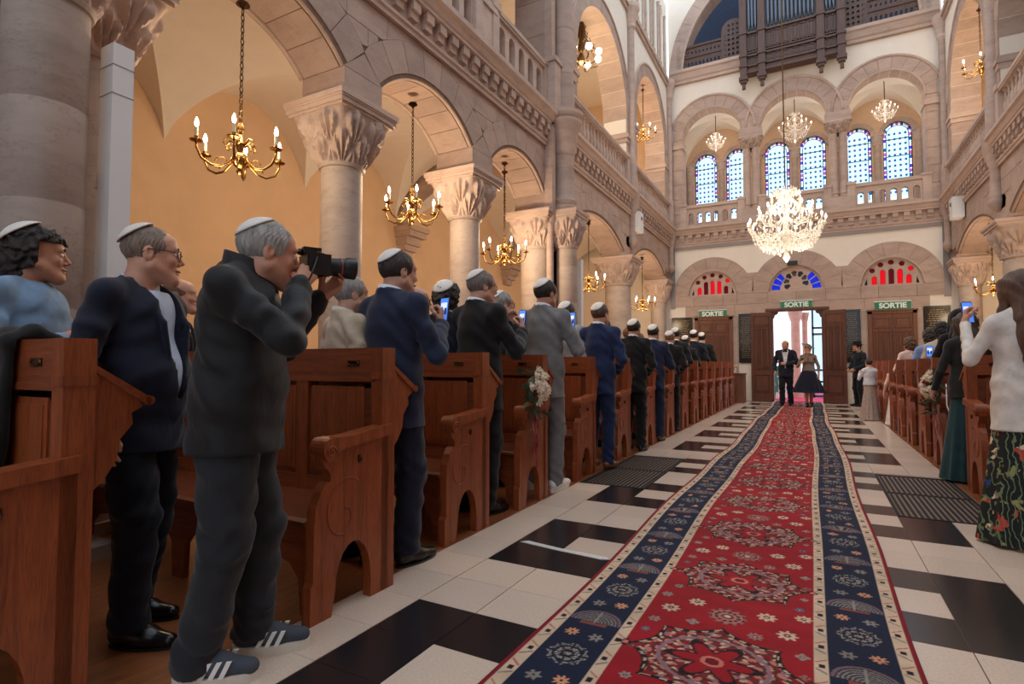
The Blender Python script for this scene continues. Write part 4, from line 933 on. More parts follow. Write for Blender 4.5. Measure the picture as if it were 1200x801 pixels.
    Vall = np.concatenate([V, low]); Call = np.concatenate([C.reshape(-1,3), C.reshape(-1,3)[per_i]]); Fa = np.concatenate([F, F2])
    me = bpy.data.meshes.new('carpet_runner'); me.vertices.add(len(Vall)); me.vertices.foreach_set('co', Vall.ravel())
    me.loops.add(len(Fa)*4); me.loops.foreach_set('vertex_index', Fa.ravel()); me.polygons.add(len(Fa)); me.polygons.foreach_set('loop_start', np.arange(0, len(Fa)*4, 4)); me.polygons.foreach_set('loop_total', np.full(len(Fa), 4)); me.update(calc_edges=True)
    at = me.color_attributes.new('weave', 'FLOAT_COLOR', 'POINT'); at.data.foreach_set('color', np.concatenate([Call, np.ones((len(Call),1))], 1).ravel())
    t = NT('carpet_wool'); va = t.a('ShaderNodeVertexColor'); va.layer_name = 'weave'; t.p.inputs['Roughness'].default_value = .92; t.p.inputs['Specular IOR Level'].default_value = .2; t.p.inputs['Sheen Weight'].default_value = .05
    g = t.a('ShaderNodeNewGeometry'); n = t.a('ShaderNodeTexNoise', Scale=220.0, Detail=3.0); t.lk(g.outputs['Position'], n.inputs[0])
    b = t.a('ShaderNodeBump', Strength=.35, Distance=.006); t.lk(n.outputs['Fac'], b.inputs['Height']); t.lk(b.outputs[0], t.p.inputs['Normal'])
    n2 = t.a('ShaderNodeTexNoise', Scale=3.0, Detail=5.0); t.lk(g.outputs['Position'], n2.inputs[0]); r = ramp(t, n2.outputs['Fac'], [(.3,(.8,.8,.8,1)),(.7,(1,1,1,1))])
    mx = t.a('ShaderNodeMixRGB', blend_type='MULTIPLY'); mx.inputs[0].default_value = 1; t.lk(va.outputs[0], mx.inputs[1]); t.lk(r.outputs[0], mx.inputs[2]); t.lk(mx.outputs[0], t.p.inputs['Base Color'])
    me.materials.append(t.m); sm(me)
    tag(link('carpet_runner', me), 'long red patterned carpet runner with navy borders down the aisle', 'carpet')
carpet()
# ================================================================== pews
def pew(s, L):
    """origin: aisle end on the floor at the back edge; sits towards -y (people sit facing the viewer); s=-1 left block"""
    t = thing('pew', '', 'pew')
    th = .05
    def X(a): return s*a
    def bx(m, x0, x1, *r): return m.box(*sorted((X(x0), X(x1))), *r)
    # end panel profile (y, z): feet, arch between them, bulging front, arm scroll
    prof = [(0,0),(-.12,0)]+[(-.12-.115*(1-math.cos(PI*i/10)), .10+.20*math.sin(PI*i/10)) for i in range(11)]+[(-.37,0),(-.49,0),(-.49,.16),(-.475,.18),(-.475,.42),(-.465,.50),(-.44,.56),(-.405,.60),(-.385,.60),(-.385,.63),(-.40,.655),(-.42,.67),(-.44,.70),(-.445,.74),(-.43,.78),(-.39,.80),(-.30,.79),(-.1,.80),(0,.82)]
    for xo in (0, L-th):
        e = MB().prism(prof, X(xo), X(xo+th), 'x').build('end_panel', PEWW, t)
        MB().prism([(-.40+.048*math.cos(a), .745+.052*math.sin(a)) for a in np.linspace(1.35, 5.6, 15)]+[(-.345,.735),(-.28,.745),(0,.77),(0,.825),(-.28,.795),(-.35,.795)], X(xo-.025), X(xo+th+.02), 'x').build('arm_rest', PEWW, e)
        sp_ = [(X(xo-.001), -.30+(.02+.018*a)*math.cos(-a+1.2), .44+(.02+.018*a)*1.25*math.sin(-a+1.2)) for a in np.linspace(0, 6.6, 34)]
        MB().tube(sp_, .0045, 5).build('carved_spiral', PEWW, e, True)
        MB().tube([(X(xo-.027), -.405+.028*math.cos(a)*k, .735+.028*math.sin(a)*k) for a, k in zip(np.linspace(0, 9, 30), np.linspace(1, .2, 30))], .004, 5).build('scroll_rosette', PEWW, e, True)
        MB().box(*sorted((X(xo-.006), X(xo))), -.215, -.195, .66, .695).tube([(X(xo-.008), -.205+.008*math.cos(a), .675+.015*math.sin(a)) for a in np.linspace(0, 2*PI, 9)[:-1]], .003, 4, True).build('number_plate', BRONZE, e)
        if xo == 0:
            # tall side stile of the back, with the sloping book-rest bracket on its far side
            MB().prism([(-.05,.0),(.045,.0),(.045,1.21),(-.05,1.21)], X(0), X(.075), 'x').build('stile', PEWW, e)
            MB().prism([(.045,1.10),(.19,1.0),(.20,.97),(.165,.95),(.17,.91),(.13,.86),(.12,.79),(.085,.73),(.045,.69)], X(.012), X(.06), 'x').build('bracket', PEWW, e)
            MB().box(*sorted((X(-.004), X(.08))), -.055, .05, 1.05, 1.085).build('moulding', PEWW, e)
    b = bx(MB(), .075, L, -.03, .025, .42, 1.0).build('back_board', PEWD, t)
    bx(MB(), .05, L, -.045, .04, 1.06, 1.21).build('top_rail', PEWX, b); bx(MB(), .05, L, -.05, .045, 1.035, 1.06).build('moulding', PEWX, b)
    bx(MB(), .05, L, -.045, .03, .44, .52).build('low_rail', PEWX, b)
    n = max(3, round(L/.5)); w = (L-.12)/n
    pmesh = bx(bx(MB(), .062, w-.062, -.036, -.028, .55, 1.01), .085, w-.085, -.041, -.034, .575, .985).mesh('back_panel', PEWW)
    smesh = bx(MB(), -.045, .045, -.046, .03, .44, 1.04).mesh('stile', PEWW)
    for i in range(n):
        link('back_panel', pmesh, b, (X(.075+i*w), 0, 0))
        if i: link('stile', smesh, b, (X(.075+i*w), 0, 0))
    MB().prism([(.045,1.095),(.045,1.12),(.205,1.015),(.225,1.0),(.228,.98),(.215,.975)], X(.0), X(L), 'x').build('book_rest', PEWX, t)
    MB().tube([(X(0), .222, .992), (X(L), .222, .992)], .017, 10).build('rest_nosing', PEWX, t, 40)
    bx(MB(), .16, .24, -.049, -.044, 1.115, 1.145).tube([(X(.2)+.035*math.cos(a), -.049, 1.13+.012*math.sin(a)) for a in np.linspace(0, 2*PI, 13)[:-1]], .004, 5, True).build('seat_number', BRONZE, b)
    st = MB().prism([(-.02,.445),(-.46,.445),(-.485,.435),(-.485,.415),(-.46,.405),(-.02,.405)], X(.05), X(L-.05), 'x').build('seat', PEWD, t)
    ap = [(.05,.405),(L-.05,.405),(L-.05,.0),(L-.14,0),(L-.16,.16),(L-.22,.22),(L-.4,.25)]+[(L/2+.12,.25),(L/2+.06,.18),(L/2+.05,0),(L/2-.05,0),(L/2-.06,.18),(L/2-.12,.25)]+[(.4,.25),(.22,.22),(.16,.16),(.14,0),(.05,0)]
    MB().prism([(X(a), z) for a, z in ap], -.42, -.39, 'y').build('apron', PEWX, t)
    return t
PEWL = [0.94, 2.2, 3.34, 4.32, 5.52, 6.78, 8.0, 9.25, 10.42, 11.45, 12.5, 13.6, 14.75, 15.9, 17.05]
pl = pew(-1, 2.15); pr = pew(1, 2.15)
ordn = ['nearest', 'second', 'third', 'fourth', 'fifth', 'sixth', 'seventh', 'eighth', 'ninth', 'tenth', 'eleventh', 'twelfth', 'thirteenth', 'fourteenth', 'fifteenth']
for i, y in enumerate(PEWL):
    o = pl if i == 0 else copy_tree(pl)
    o.location = (-1.49 if i == 1 else (-1.60 if i else -1.72), y, 0); o['label'] = 'carved brown wooden pew, %s in the left row from the viewer' % ordn[i]; o['group'] = 'pews left of the aisle'
PEWR = [6.35, 7.95, 8.95, 10.05, 11.1, 12.1, 13.2, 14.3, 15.4, 16.5]
for i, y in enumerate(PEWR):
    o = pr if i == 0 else copy_tree(pr)
    o.location = (1.62, y, 0); o['label'] = 'carved brown wooden pew, %s in the right row from the viewer' % ordn[i]; o['group'] = 'pews right of the aisle'
# ================================================================== signs, plaques, speakers, small things
GRN = mat('sign_green', srgb(20,128,92), .4); SGW = mat('sign_white', srgb(240,248,244), .5)
tmsh = text_mesh('SORTIE', .20, .004, SGW, .008)
for x, z, lb in ((-2.42, 2.775, 'green SORTIE exit sign above the left door'), (0, 2.955, 'green SORTIE exit sign above the open central door'), (2.42, 2.80, 'green SORTIE exit sign above the right door')):
    t = thing('exit_sign', lb, 'sign', (x, YW-.045, z), 0, 'exit signs')
    MB().box(-.42, .42, -.02, .015, -.115, .115).build('panel', GRN, t); MB().box(-.44, .44, -.012, .012, -.135, -.115).box(-.44, .44, -.012, .012, .115, .135).build('border', SGW, t)
    link('lettering', tmsh, t, (0,-.026,0))
SLATE = mat('black_marble', srgb(38,34,34), .15, noise=.3); GOLD = mat('gilt_lettering', srgb(150,128,92), .4, .5)
for x0, x1, z0, z1, lb in ((-3.72,-3.05,1.55,2.70,'wide dark memorial plaque left of the left door'),(-1.64,-1.22,1.2,2.74,'tall dark memorial plaque left of the open door'),(1.22,1.64,1.2,2.74,'tall dark memorial plaque right of the open door'),(3.12,3.72,1.4,2.75,'dark memorial plaque right of the right door')):
    t = thing('memorial_plaque', lb, 'plaque', ((x0+x1)/2, YW-.035, z0), 0, 'memorial plaques')
    w, h = (x1-x0)/2, z1-z0
    MB().box(-w, w, -.03, .0, 0, h).build('slab', SLATE, t); m = MB(); rs = random.Random(int(x0*10))
    z = h-.12
    while z > .1:
        a = w*.8*(.6+.4*rs.random()); k = -a
        while k < a: l = .03+.05*rs.random(); m.box(k, min(a, k+l), -.033, -.03, z, z+.014); k += l+.02
        z -= .06
    m.build('engraved_lines', GOLD, t)['kind'] = 'stuff'
for s, y, z, lb in ((-1, 14.35, 4.62, 'white wall loudspeaker on the left arcade shaft'), (1, 17.1, 4.72, 'white wall loudspeaker with dark cone on the right arcade')):
    t = thing('loudspeaker', lb, 'speaker', (s*3.60, y, z), 0)
    MB().box(-.12, .12, -.17, .17, 0, .52).build('cabinet', WHITE, t); MB().box(*sorted((0, s*.15)), -.03, .03, .2, .3).build('bracket', WHITE, t)
    MB().lathe([(.055,0),(.045,.01),(.02,.012)], 14).build('cone', BLACKP, t, loc=(-s*.12, 0, .36)).rotation_euler = (0, -s*PI/2, 0)
t = thing('column_speaker', 'tall slim white column loudspeaker fixed beside the nearest stone column', 'speaker', (-3.42, 1.83, 1.2))
MB().box(-.075, .075, -.06, .06, 0, 1.92).build('cabinet', WHITE, t); MB().box(-.078, .078, -.063, .063, 1.6, 1.605).box(-.078, .078, -.063, .063, 1.78, 1.785).build('seam', mat('grey_seam', srgb(150,150,150), .5), t)
MB().box(-.12, -.07, -.06, .03, 1.03, 1.13).build('bracket', WHITE, t)
for q in (1.055, 1.105): MB().box(-.121, -.119, -.02, 0, q-.006, q+.006).build('screw', IRON, t)
t = thing('column_speaker', 'slim white column loudspeaker on the far side of the clustered pier', 'speaker', (-3.40, 9.70, 1.4))
MB().box(-.05, .05, -.05, .05, 0, 1.7).build('cabinet', WHITE, t); MB().box(-.14, -.05, -.06, .0, .8, .9).build('bracket', WHITE, t)
tag(MB().tube([(1.66,7.42,.92),(1.64,7.30,.70),(1.66,7.22,.58),(1.70,7.12,.55),(1.72,7.06,.66),(1.70,7.12,.80),(1.68,7.26,.84),(1.66,7.40,.80)], .006, 6).build('cable', WHITE, None, True), 'loop of white cable hanging on the right pew end', 'cable')
t = thing('wall_camera', 'small black box camera above the central wheel window', 'camera', (-.08, YW-.05, 4.16))
MB().box(-.14, .14, -.12, 0, 0, .12).build('housing', BLACKP, t); MB().lathe([(.03,0),(.03,.03)], 10).build('lens', BLACKP, t, loc=(0,-.12,.06)).rotation_euler = (PI/2,0,0)
tag(MB().prism([(-1.24,3.165),(-1.0,3.13),(-.68,3.10),(-.64,3.12),(-.66,3.15),(-.95,3.165),(-1.2,3.205)], .0005, .003, 'z').build('floor_tape', mat('white_tape', srgb(214,208,204), .5, noise=.15, nscale=40)), 'strip of white tape across the black tiles by the carpet', 'tape')
# small table with flowers by the left door leaf
t = thing('side_table', 'small brown wooden cabinet with white cloth behind the last left pew', 'table', (-1.62, 18.0, 0))
MB().box(-.22, .22, -.3, .3, 0, .85).build('body', DOORW, t); MB().box(-.25, .25, -.33, .33, .85, .88).build('top', DOORW, t)
# ================================================================== people: smooth-blended solids turned into meshes
def smin(a, b, k):
    if k <= 0: return np.minimum(a, b)
    h = np.clip(.5+.5*(b-a)/k, 0, 1); return b+(a-b)*h-k*h*(1-h)
class Field:
    def __init__(s, lo, hi, h):
        s.lo = np.array(lo, float); s.h = h; s.n = np.ceil((np.array(hi)-s.lo)/h).astype(int)+2; s.D = np.full(s.n, 1.0, np.float32)
        s.ax = [s.lo[i]+h*np.arange(s.n[i]) for i in range(3)]
    def block(s, lo, hi):
        a = np.clip(np.floor((np.array(lo)-s.lo)/s.h).astype(int), 0, s.n); b = np.clip(np.ceil((np.array(hi)-s.lo)/s.h).astype(int)+1, 0, s.n)
        sl = tuple(slice(i, j) for i, j in zip(a, b)); return sl, [s.ax[0][sl[0]][:,None,None], s.ax[1][sl[1]][None,:,None], s.ax[2][sl[2]][None,None,:]]
    def seg(s, a, b, ra, rb, f=(1,1,1), k=.03, sub=False, fold=0, ph=0):
        """round cone from a to b; f squeezes an axis (2 = half as thick)"""
        a = np.array(a, float); b = np.array(b, float); f = np.array(f, float); R = max(ra, rb); mg = R/f+k+2.5*s.h
        sl, P = s.block(np.minimum(a, b)-mg, np.maximum(a, b)+mg)
        if min(q.size for q in P) == 0: return
        p = [(P[i]-a[i])*f[i] for i in range(3)]; d = (b-a)*f; L = max(d@d, 1e-9)
        t = np.clip((p[0]*d[0]+p[1]*d[1]+p[2]*d[2])/L, 0, 1)
        v = np.sqrt((p[0]-d[0]*t)**2+(p[1]-d[1]*t)**2+(p[2]-d[2]*t)**2)-(ra+(rb-ra)*t)
        v = v/max(1, f.max()**.5)
        if fold:
            ln = L**.5; u_ = p[0]*.8+p[1]*.6; v = v+fold*np.sin(t*ln*62+ph+u_*34+1.5*np.sin(t*ln*23+ph*2))*(.35+.65*np.abs(np.sin(t*3.0+ph)))
        if sub: s.D[sl] = -smin(-s.D[sl], v, k)
        else: s.D[sl] = smin(s.D[sl], v, k)
    def ell(s, c, r, k=.02, sub=False):
        r = np.array(r, float); m = r.max(); s.seg(c, c, m, m, m/r, k, sub)
    def cut(s, fn):
        """remove where fn(x,y,z) > 0"""
        s.D = np.maximum(s.D, fn(s.ax[0][:,None,None], s.ax[1][None,:,None], s.ax[2][None,None,:])).astype(np.float32)
    def noise(s, fn): s.D = s.D+fn(s.ax[0][:,None,None], s.ax[1][None,:,None], s.ax[2][None,None,:]).astype(np.float32)
    def mesh(s):
        D = s.D; D[0] = D[-1] = 1; D[:,0] = D[:,-1] = 1; D[:,:,0] = D[:,:,-1] = 1
        S = D < 0; cnt = np.zeros(np.array(S.shape)-1, np.int8)
        off = [(i,j,k) for i in (0,1) for j in (0,1) for k in (0,1)]
        N = np.array(S.shape)-1
        sub = lambda A, o: A[o[0]:o[0]+N[0], o[1]:o[1]+N[1], o[2]:o[2]+N[2]]
        for o in off: cnt += sub(S, o)
        act = (cnt > 0) & (cnt < 8); ci = np.argwhere(act); idx = np.full(cnt.shape, -1, np.int64); idx[act] = np.arange(len(ci))
        acc = np.zeros((len(ci), 3)); num = np.zeros(len(ci))
        vals = {o: sub(D, o)[act] for o in off}
        for o in off:
            for ax in range(3):
                if o[ax]: continue
                q = list(o); q[ax] = 1; q = tuple(q); va, vb = vals[o], vals[q]; m = (va < 0) != (vb < 0)
                t = va[m]/(va[m]-vb[m]); p = np.tile(np.array(o, float), (m.sum(), 1)); p[:,ax] += t; acc[m] += p; num[m] += 1
        V = s.lo+s.h*(ci+acc/num[:,None])
        F = []
        for ax in range(3):
            a1, a2 = (ax+1) % 3, (ax+2) % 3
            s0 = [slice(1,-1)]*3; s0[ax] = slice(0,-1); s1 = list(s0); s1[ax] = slice(1,None)
            A, B = S[tuple(s0)], S[tuple(s1)]; e = np.argwhere(A != B); st = A[tuple(e.T)]; 
            c = e.copy(); c[:,a1] += 1; c[:,a2] += 1
            def g(d1, d2): z = c.copy(); z[:,a1] -= d1; z[:,a2] -= d2; return idx[tuple(z.T)]
            q = np.stack([g(1,1), g(0,1), g(0,0), g(1,0)], 1); q[~st] = q[~st][:, ::-1]; F.append(q)
        F = np.concatenate(F); F = F[(F >= 0).all(1)]
        return V, F
def np_mesh(name, V, F, m, smooth=True):
    me = bpy.data.meshes.new(name); me.vertices.add(len(V)); me.vertices.foreach_set('co', np.asarray(V, np.float32).ravel())
    me.loops.add(F.size); me.loops.foreach_set('vertex_index', F.ravel().astype(np.int32)); me.polygons.add(len(F)); me.polygons.foreach_set('loop_start', np.arange(0, F.size, F.shape[1])); me.polygons.foreach_set('loop_total', np.full(len(F), F.shape[1])); me.update(calc_edges=True)
    me.materials.append(m)
    if smooth: sm(me)
    return me
CACHE = {}
def head_arr(kind, h):
    k = ('head', kind, h)
    if k in CACHE: return CACHE[k]
    f = Field((-.12,-.17,-.24), (.12,.17,.16), h); fem = kind == 'f'
    f.ell((0,-.018,.035), (.076,.096,.086), .01)
    f.ell((0,.028,-.028), (.060,.066,.086), .03)
    for s in (-1, 1):
        f.seg((s*.056,.0,-.055), (s*.016,.070,-.102), .020 if fem else .027, .020, k=.035)
        f.ell((s*.036,.070,-.022), (.018,.014,.018), .02)                       # cheek
    f.seg((0,.081,-.106), (0,.078,-.098), .019, .019, k=.03); f.ell((0,.045,.052), (.056,.044,.044), .02)
    f.seg((-.036,.074,.030), (.036,.074,.030), .014 if not fem else .010, .014 if not fem else .010, k=.02)
    for s in (-1, 1): f.ell((s*.033,.102,.008), (.017,.017,.012), .012, True)
    for s in (-1, 1): f.ell((s*.032,.076,.006), (.015,.013,.012), .004)
    f.seg((0,.086,.018), (0,.110 if not fem else .105,-.022), .0075, .0115 if not fem else .0095, k=.012)
    for s in (-1, 1): f.ell((s*.012,.097,-.031), (.008,.010,.008), .006)
    f.ell((0,.093,-.058), (.024,.012,.0065), .006); f.ell((0,.092,-.071), (.021,.012,.007), .006)
    f.seg((-.020,.109,-.0645), (.020,.109,-.0645), .0035, .0035, k=.004, sub=True)
    for s in (-1, 1):
        f.ell((s*.078,-.014,-.004), (.009,.021,.033), .006); f.ell((s*.088,-.008,.0), (.008,.011,.018), .006, True)
    f.seg((0,-.030,-.06), (0,-.052,-.20), .050 if fem else .058, .056 if fem else .066, k=.03)
    CACHE[k] = f.mesh(); return CACHE[k]
def hair_arr(style, h):
    k = ('hair', style, h)
    if k in CACHE: return CACHE[k]
    f = Field((-.19,-.26,-.62), (.19,.16,.22), h)
    infl = {'short':.010,'buzz':.0045,'balding':.008,'curly':.030,'long':.020,'scarf':.026,'bun':.014,'wavy':.022}[style]
    f.ell((0,-.018,.035), (.076+infl,.096+infl,.086+infl), .01)
    strand = lambda X, Y, Z, a: a*np.sin(np.arctan2(X, -Y-.02+Z*.3)*34+6*np.sin(Z*40))
    if style in ('short', 'balding', 'buzz'):
        f.noise(lambda X, Y, Z: strand(X, Y, Z, .0016)+.002*np.sin(X*90+Y*60)*np.sin(Z*80+Y*50))
        zl = lambda Y: np.interp(Y, [-.2,-.05,-.035,.012,.014,.040,.052,.075,.2], [-.085,-.075,-.05,-.004,-.025,-.02,.048,.066,.08])
        f.cut(lambda X, Y, Z: (zl(np.broadcast_to(Y, (1,Y.size,1)))-Z)*.7)
        if style == 'balding': f.cut(lambda X, Y, Z: Z-.055+Y*.55+0*X)
    elif style in ('curly', 'wavy'):
        f.seg((0,-.07,-.02), (0,-.075,-.085), .062+infl*.6, .055+infl*.4, k=.03)
        for s in (-1, 1): f.seg((s*.07,-.02,.03), (s*.068,-.025,-.045), .03, .026, k=.02)
        f.noise(lambda X, Y, Z: .007*np.sin(X*75+4*np.sin(Z*38))*np.sin(Y*70+4*np.sin(X*45))+.005*np.sin(Z*85+3*np.sin(Y*60)))
        f.cut(lambda X, Y, Z: np.where(Y > .0, np.minimum(np.minimum(.058-Z, .1), Y-.002+0*X), -1.)*.6)
    elif style in ('long', 'scarf'):
        L = -.44 if style == 'long' else -.30
        f.seg((0,-.060,.0), (0,-.150 if style == 'long' else -.135,L*.6), .088, .095 if style == 'long' else .13, (1,1.35,1), .04); f.seg((0,-.150,L*.6), (0,-.165,L), .095, .08, (1,1.5,1), .04)
        for s in (-1, 1): f.seg((s*.062,.005,.05), (s*.085,.01,-.20 if style == 'long' else -.26), .036, .03 if style == 'long' else .06, k=.03)
        if style == 'long': f.noise(lambda X, Y, Z: .004*np.sin(X*130+5*np.sin(Z*16))+.004*np.sin(Z*30+X*30))
        f.cut(lambda X, Y, Z: np.minimum(np.minimum(.062-Z, Y-.038), .068-np.abs(X))*.7)
    elif style == 'bun':
        f.ell((0,-.135,.05), (.05,.045,.05), .01)
        f.noise(lambda X, Y, Z: strand(X, Y, Z, .002))
        f.cut(lambda X, Y, Z: np.where(Y > -.03, .055-Z+0*X, -.07-Z)*.7)
    CACHE[k] = f.mesh(); return CACHE[k]
def beard_arr(h):
    k = ('beard', h)
    if k in CACHE: return CACHE[k]
    f = Field((-.12,-.06,-.22), (.12,.16,.05), h)
    for s in (-1, 1): f.seg((s*.058,.0,-.03), (s*.02,.074,-.108), .024, .024, k=.03)
    f.seg((0,.08,-.115), (0,.08,-.135), .028, .022, k=.03); f.seg((-.028,.092,-.052), (.028,.092,-.052), .009, .009, k=.01)
    f.noise(lambda X, Y, Z: .003*np.sin(X*120+Z*50)*np.sin(Z*110+Y*60))
    CACHE[k] = f.mesh(); return CACHE[k]
def hand_arr(curl, h, thumb=0.0):
    k = ('hand', curl, h, thumb)
    if k in CACHE: return CACHE[k]
    f = Field((-.08,-.05,-.12), (.10,.20,.06), h)
    kn = [(.030,.082,0),(.011,.088,.003),(-.009,.084,.002),(-.027,.074,-.002)]
    for x, y, z in kn: f.seg((x*.5,.0,0), (x,y,z), .015, .0125, k=.012)
    for (x, y, z), L in zip(kn, (.070,.078,.072,.057)):
        p = np.array((x,y,z)); a = 0
        for q, fr, r0, r1 in ((1,.45,.0098,.0088),(1.25,.31,.0088,.008),(.9,.25,.008,.0068)):
            a += curl*q; d = np.array((x*.25*(1-curl/2), math.cos(a), -math.sin(a))); n_ = p+d*L*fr; f.seg(p, n_, r0, r1, k=.004); p = n_
    p = [np.array(v) for v in ((.018,.018,-.006),(.044,.050,-.018-.02*curl),(.050-.012*curl,.078,-.030-.025*curl),(.046-.02*curl,.098,-.036-.03*curl))]
    for i, (a_, b_) in enumerate(zip(p[:-1], p[1:])): f.seg(a_, b_, (.016,.0115,.010)[i], (.0115,.010,.008)[i], k=.008)
    f.seg((0,-.04,0), (0,.01,0), .026, .022, (1,1,1.25), .02)
    CACHE[k] = f.mesh(); return CACHE[k]
SKIN = lambda tone: mat('skin_%d_%d_%d' % tone, srgb(*tone), .5, noise=.10, nscale=30, bump=.06, bscale=160)
def cloth(rgb, rough=.85, sheen=.15):
    nm = 'cloth_%d_%d_%d' % rgb
    if nm in MATS: return MATS[nm]
    m = mat(nm, srgb(*rgb), rough, noise=.16, nscale=14, spec=.25, sheen=sheen); t = m.node_tree; N = t.nodes; L = t.links
    tc = N.new('ShaderNodeTexCoord'); mp = N.new('ShaderNodeMapping'); mp.inputs['Scale'].default_value = (1,1,.55); mp.inputs['Rotation'].default_value = (.5,.35,0); L.new(tc.outputs['Object'], mp.inputs[0])
    n1 = N.new('ShaderNodeTexNoise'); n1.inputs['Scale'].default_value = 7; n1.inputs['Detail'].default_value = 3; n1.inputs['Distortion'].default_value = .35; L.new(mp.outputs[0], n1.inputs[0])
    n2 = N.new('ShaderNodeTexNoise'); n2.inputs['Scale'].default_value = 420; L.new(tc.outputs['Object'], n2.inputs[0])
    b1 = N.new('ShaderNodeBump'); b1.inputs['Strength'].default_value = .42; b1.inputs['Distance'].default_value = .035; L.new(n1.outputs['Fac'], b1.inputs['Height'])
    b2 = N.new('ShaderNodeBump'); b2.inputs['Strength'].default_value = .12; b2.inputs['Distance'].default_value = .004; L.new(n2.outputs['Fac'], b2.inputs['Height']); L.new(b1.outputs[0], b2.inputs['Normal']); L.new(b2.outputs[0], N['Principled BSDF'].inputs['Normal'])
    return m
def frame(y, z):
    y = Vector(y).normalized(); z = Vector(z); z = (z-y*z.dot(y)); z.normalize(); x = y.cross(z); return np.array([x, y, z])   # rows
def rotm(yaw, pitch, roll):
    return np.array(Matrix.Rotation(-math.radians(yaw), 3, 'Z') @ Matrix.Rotation(math.radians(pitch), 3, 'X') @ Matrix.Rotation(math.radians(roll), 3, 'Y'))
FOLD = lambda X, Y, Z: .0062*np.sin(26*Z+9*X+3*np.sin(11*Y+5*X))*np.sin(13*X-9*Y+2*np.sin(17*Z))+.0034*np.sin(41*Z+24*X+22*Y+3*np.sin(15*X+8*Z))
def person(label, x, y, face=0, H=1.75, skin=(196,146,120), hair='short', hairc=(70,52,42), kippa=True, glasses=None, top=(28,34,54), top_kind='jacket', legs=(26,30,44), bottom='trousers',
           shoes=(22,20,22), shirt=(226,230,238), arms=None, head=(0,0,0), lean=0.0, build=1.0, belly=0, res=1, z=0, open_front=False, hem=.76, beard=None, fem=False, stance=.10, step=0.0, hand_curl=.35, sneakers=False, fwd=0, drop=0, grp=None, tie=None, hands=None, bag=False, no_legs=False):
    t = thing('person', label, 'person', (x, y, z), -math.radians(face), grp)
    s = H/1.733; hb = {0:.0075,1:.011,2:.018}[res]; hh = {0:.0036,1:.006,2:.009}[res]
    T = lambda p: np.array((p[0], p[1]+math.tan(math.radians(lean))*max(0, p[2]-.95), p[2]-.03*abs(math.radians(lean))*max(0, p[2]-.95)))
    arms = arms or {}; b = build
    sw = (.150 if fem else .170)*b; SH = {1: T((sw,-.015,1.395)), -1: T((-sw,-.015,1.395))}
    AR_ = {q: [np.array(v, float) for v in arms.get(q, ((q*.255*b,-.03,1.13),(q*.265*b,.06,.88)))] for q in (1, -1)}
    hc = T((0,.035,1.598))+np.array((0,fwd,-drop)); RH = rotm(*head)
    tr = lambda V: (np.asarray(V) @ RH.T+hc)*s
    # --- body: head, neck, hands and the hidden trunk, in one mesh
    VV, FF = [], []; n = 0
    def push(V, F):
        nonlocal n
        VV.append(np.asarray(V)); FF.append(F+n); n += len(V)
    V, F = head_arr('f' if fem else 'm', hh); push(tr(V), F)
    f = Field((-.35,-.25,.70), (.35,.45,1.60), .02)
    f.seg(T((0,0,.95)), T((0,-.01,1.30)), .09, .10, (1,1.3,1)); f.seg(T((0,-.02,1.36)), hc+np.array((0,-.04,-.10)), .055, .05); f.seg(SH[-1], SH[1], .03, .03)
    for q in (1, -1): f.seg(SH[q], AR_[q][0], .03, .028)
    V, F = f.mesh(); push(V*s, F)
    hd = hands or {}
    for q in (1, -1):
        e, w = AR_[q]; d = (w-e)/np.linalg.norm(w-e); dirn, nrm, curl = hd.get(q, (d, (q*.9, .3, .1), hand_curl))
        R = frame(dirn, nrm); V, F = hand_arr(curl, {0:.0036,1:.0055,2:.008}[res]); V = V.copy()
        if q > 0: V[:,0] *= -1; F = F[:, ::-1]
        V[:,0] *= 1
        push((V @ R+w)*s, F)
        f = Field(np.minimum(e, w)-.06, np.maximum(e, w)+.06, .010); f.seg(e, w, .034, .026, k=0); V, F = f.mesh(); push(V*s, F)
    link('body', np_mesh('body', np.concatenate(VV), np.concatenate(FF), SKIN(skin)), t)
    # --- hair, cap, glasses
    if hair:
        V, F = hair_arr(hair, hh if hair not in ('long','scarf') else max(hh, .006)); link('headscarf' if hair == 'scarf' else 'hair', np_mesh('hair', tr(V), F, cloth(hairc, .95) if hair == 'scarf' else mat('hair_%d_%d_%d' % hairc, srgb(*hairc), .5, noise=.45, nscale=22, stretch=(3,3,.6), bump=.4, bscale=120)), t)
    if kippa:
        add = .016 if hair in ('short','balding','buzz',None) else .036
        m = MB(); nr, na = 7, 28; V = []; ct = (0,-.018,.035); rr = (.078+add,.098+add,.088+add); tl = math.radians(40); ha = math.radians(47)
        for L_, k_ in ((1.0,0),(.965,1)):
            for i in range(nr+1):
                for k in range(na):
                    p = ha*i/nr; a = 2*PI*k/na; d = Vector((math.sin(p)*math.cos(a), math.sin(p)*math.sin(a), math.cos(p))); d = Matrix.Rotation(tl, 3, 'X') @ d
                    V.append((ct[0]+rr[0]*d.x*L_, ct[1]+rr[1]*d.y*L_, ct[2]+rr[2]*d.z*L_))
        Fq = []; N1 = (nr+1)*na
        for q_ in (0, 1):
            for i in range(nr):
                for k in range(na): a_ = q_*N1+i*na+k; b_ = q_*N1+i*na+(k+1) % na; Fq.append((a_, b_, b_+na, a_+na) if q_ == 0 else (a_+na, b_+na, b_, a_))
        for k in range(na): a_ = nr*na+k; b_ = nr*na+(k+1) % na; Fq.append((a_, b_, b_+N1, a_+N1))
        link('kippah', np_mesh('kippah', tr(V), np.array(Fq), mat('kippah_satin', srgb(232,228,222), .55, noise=.05)), t)
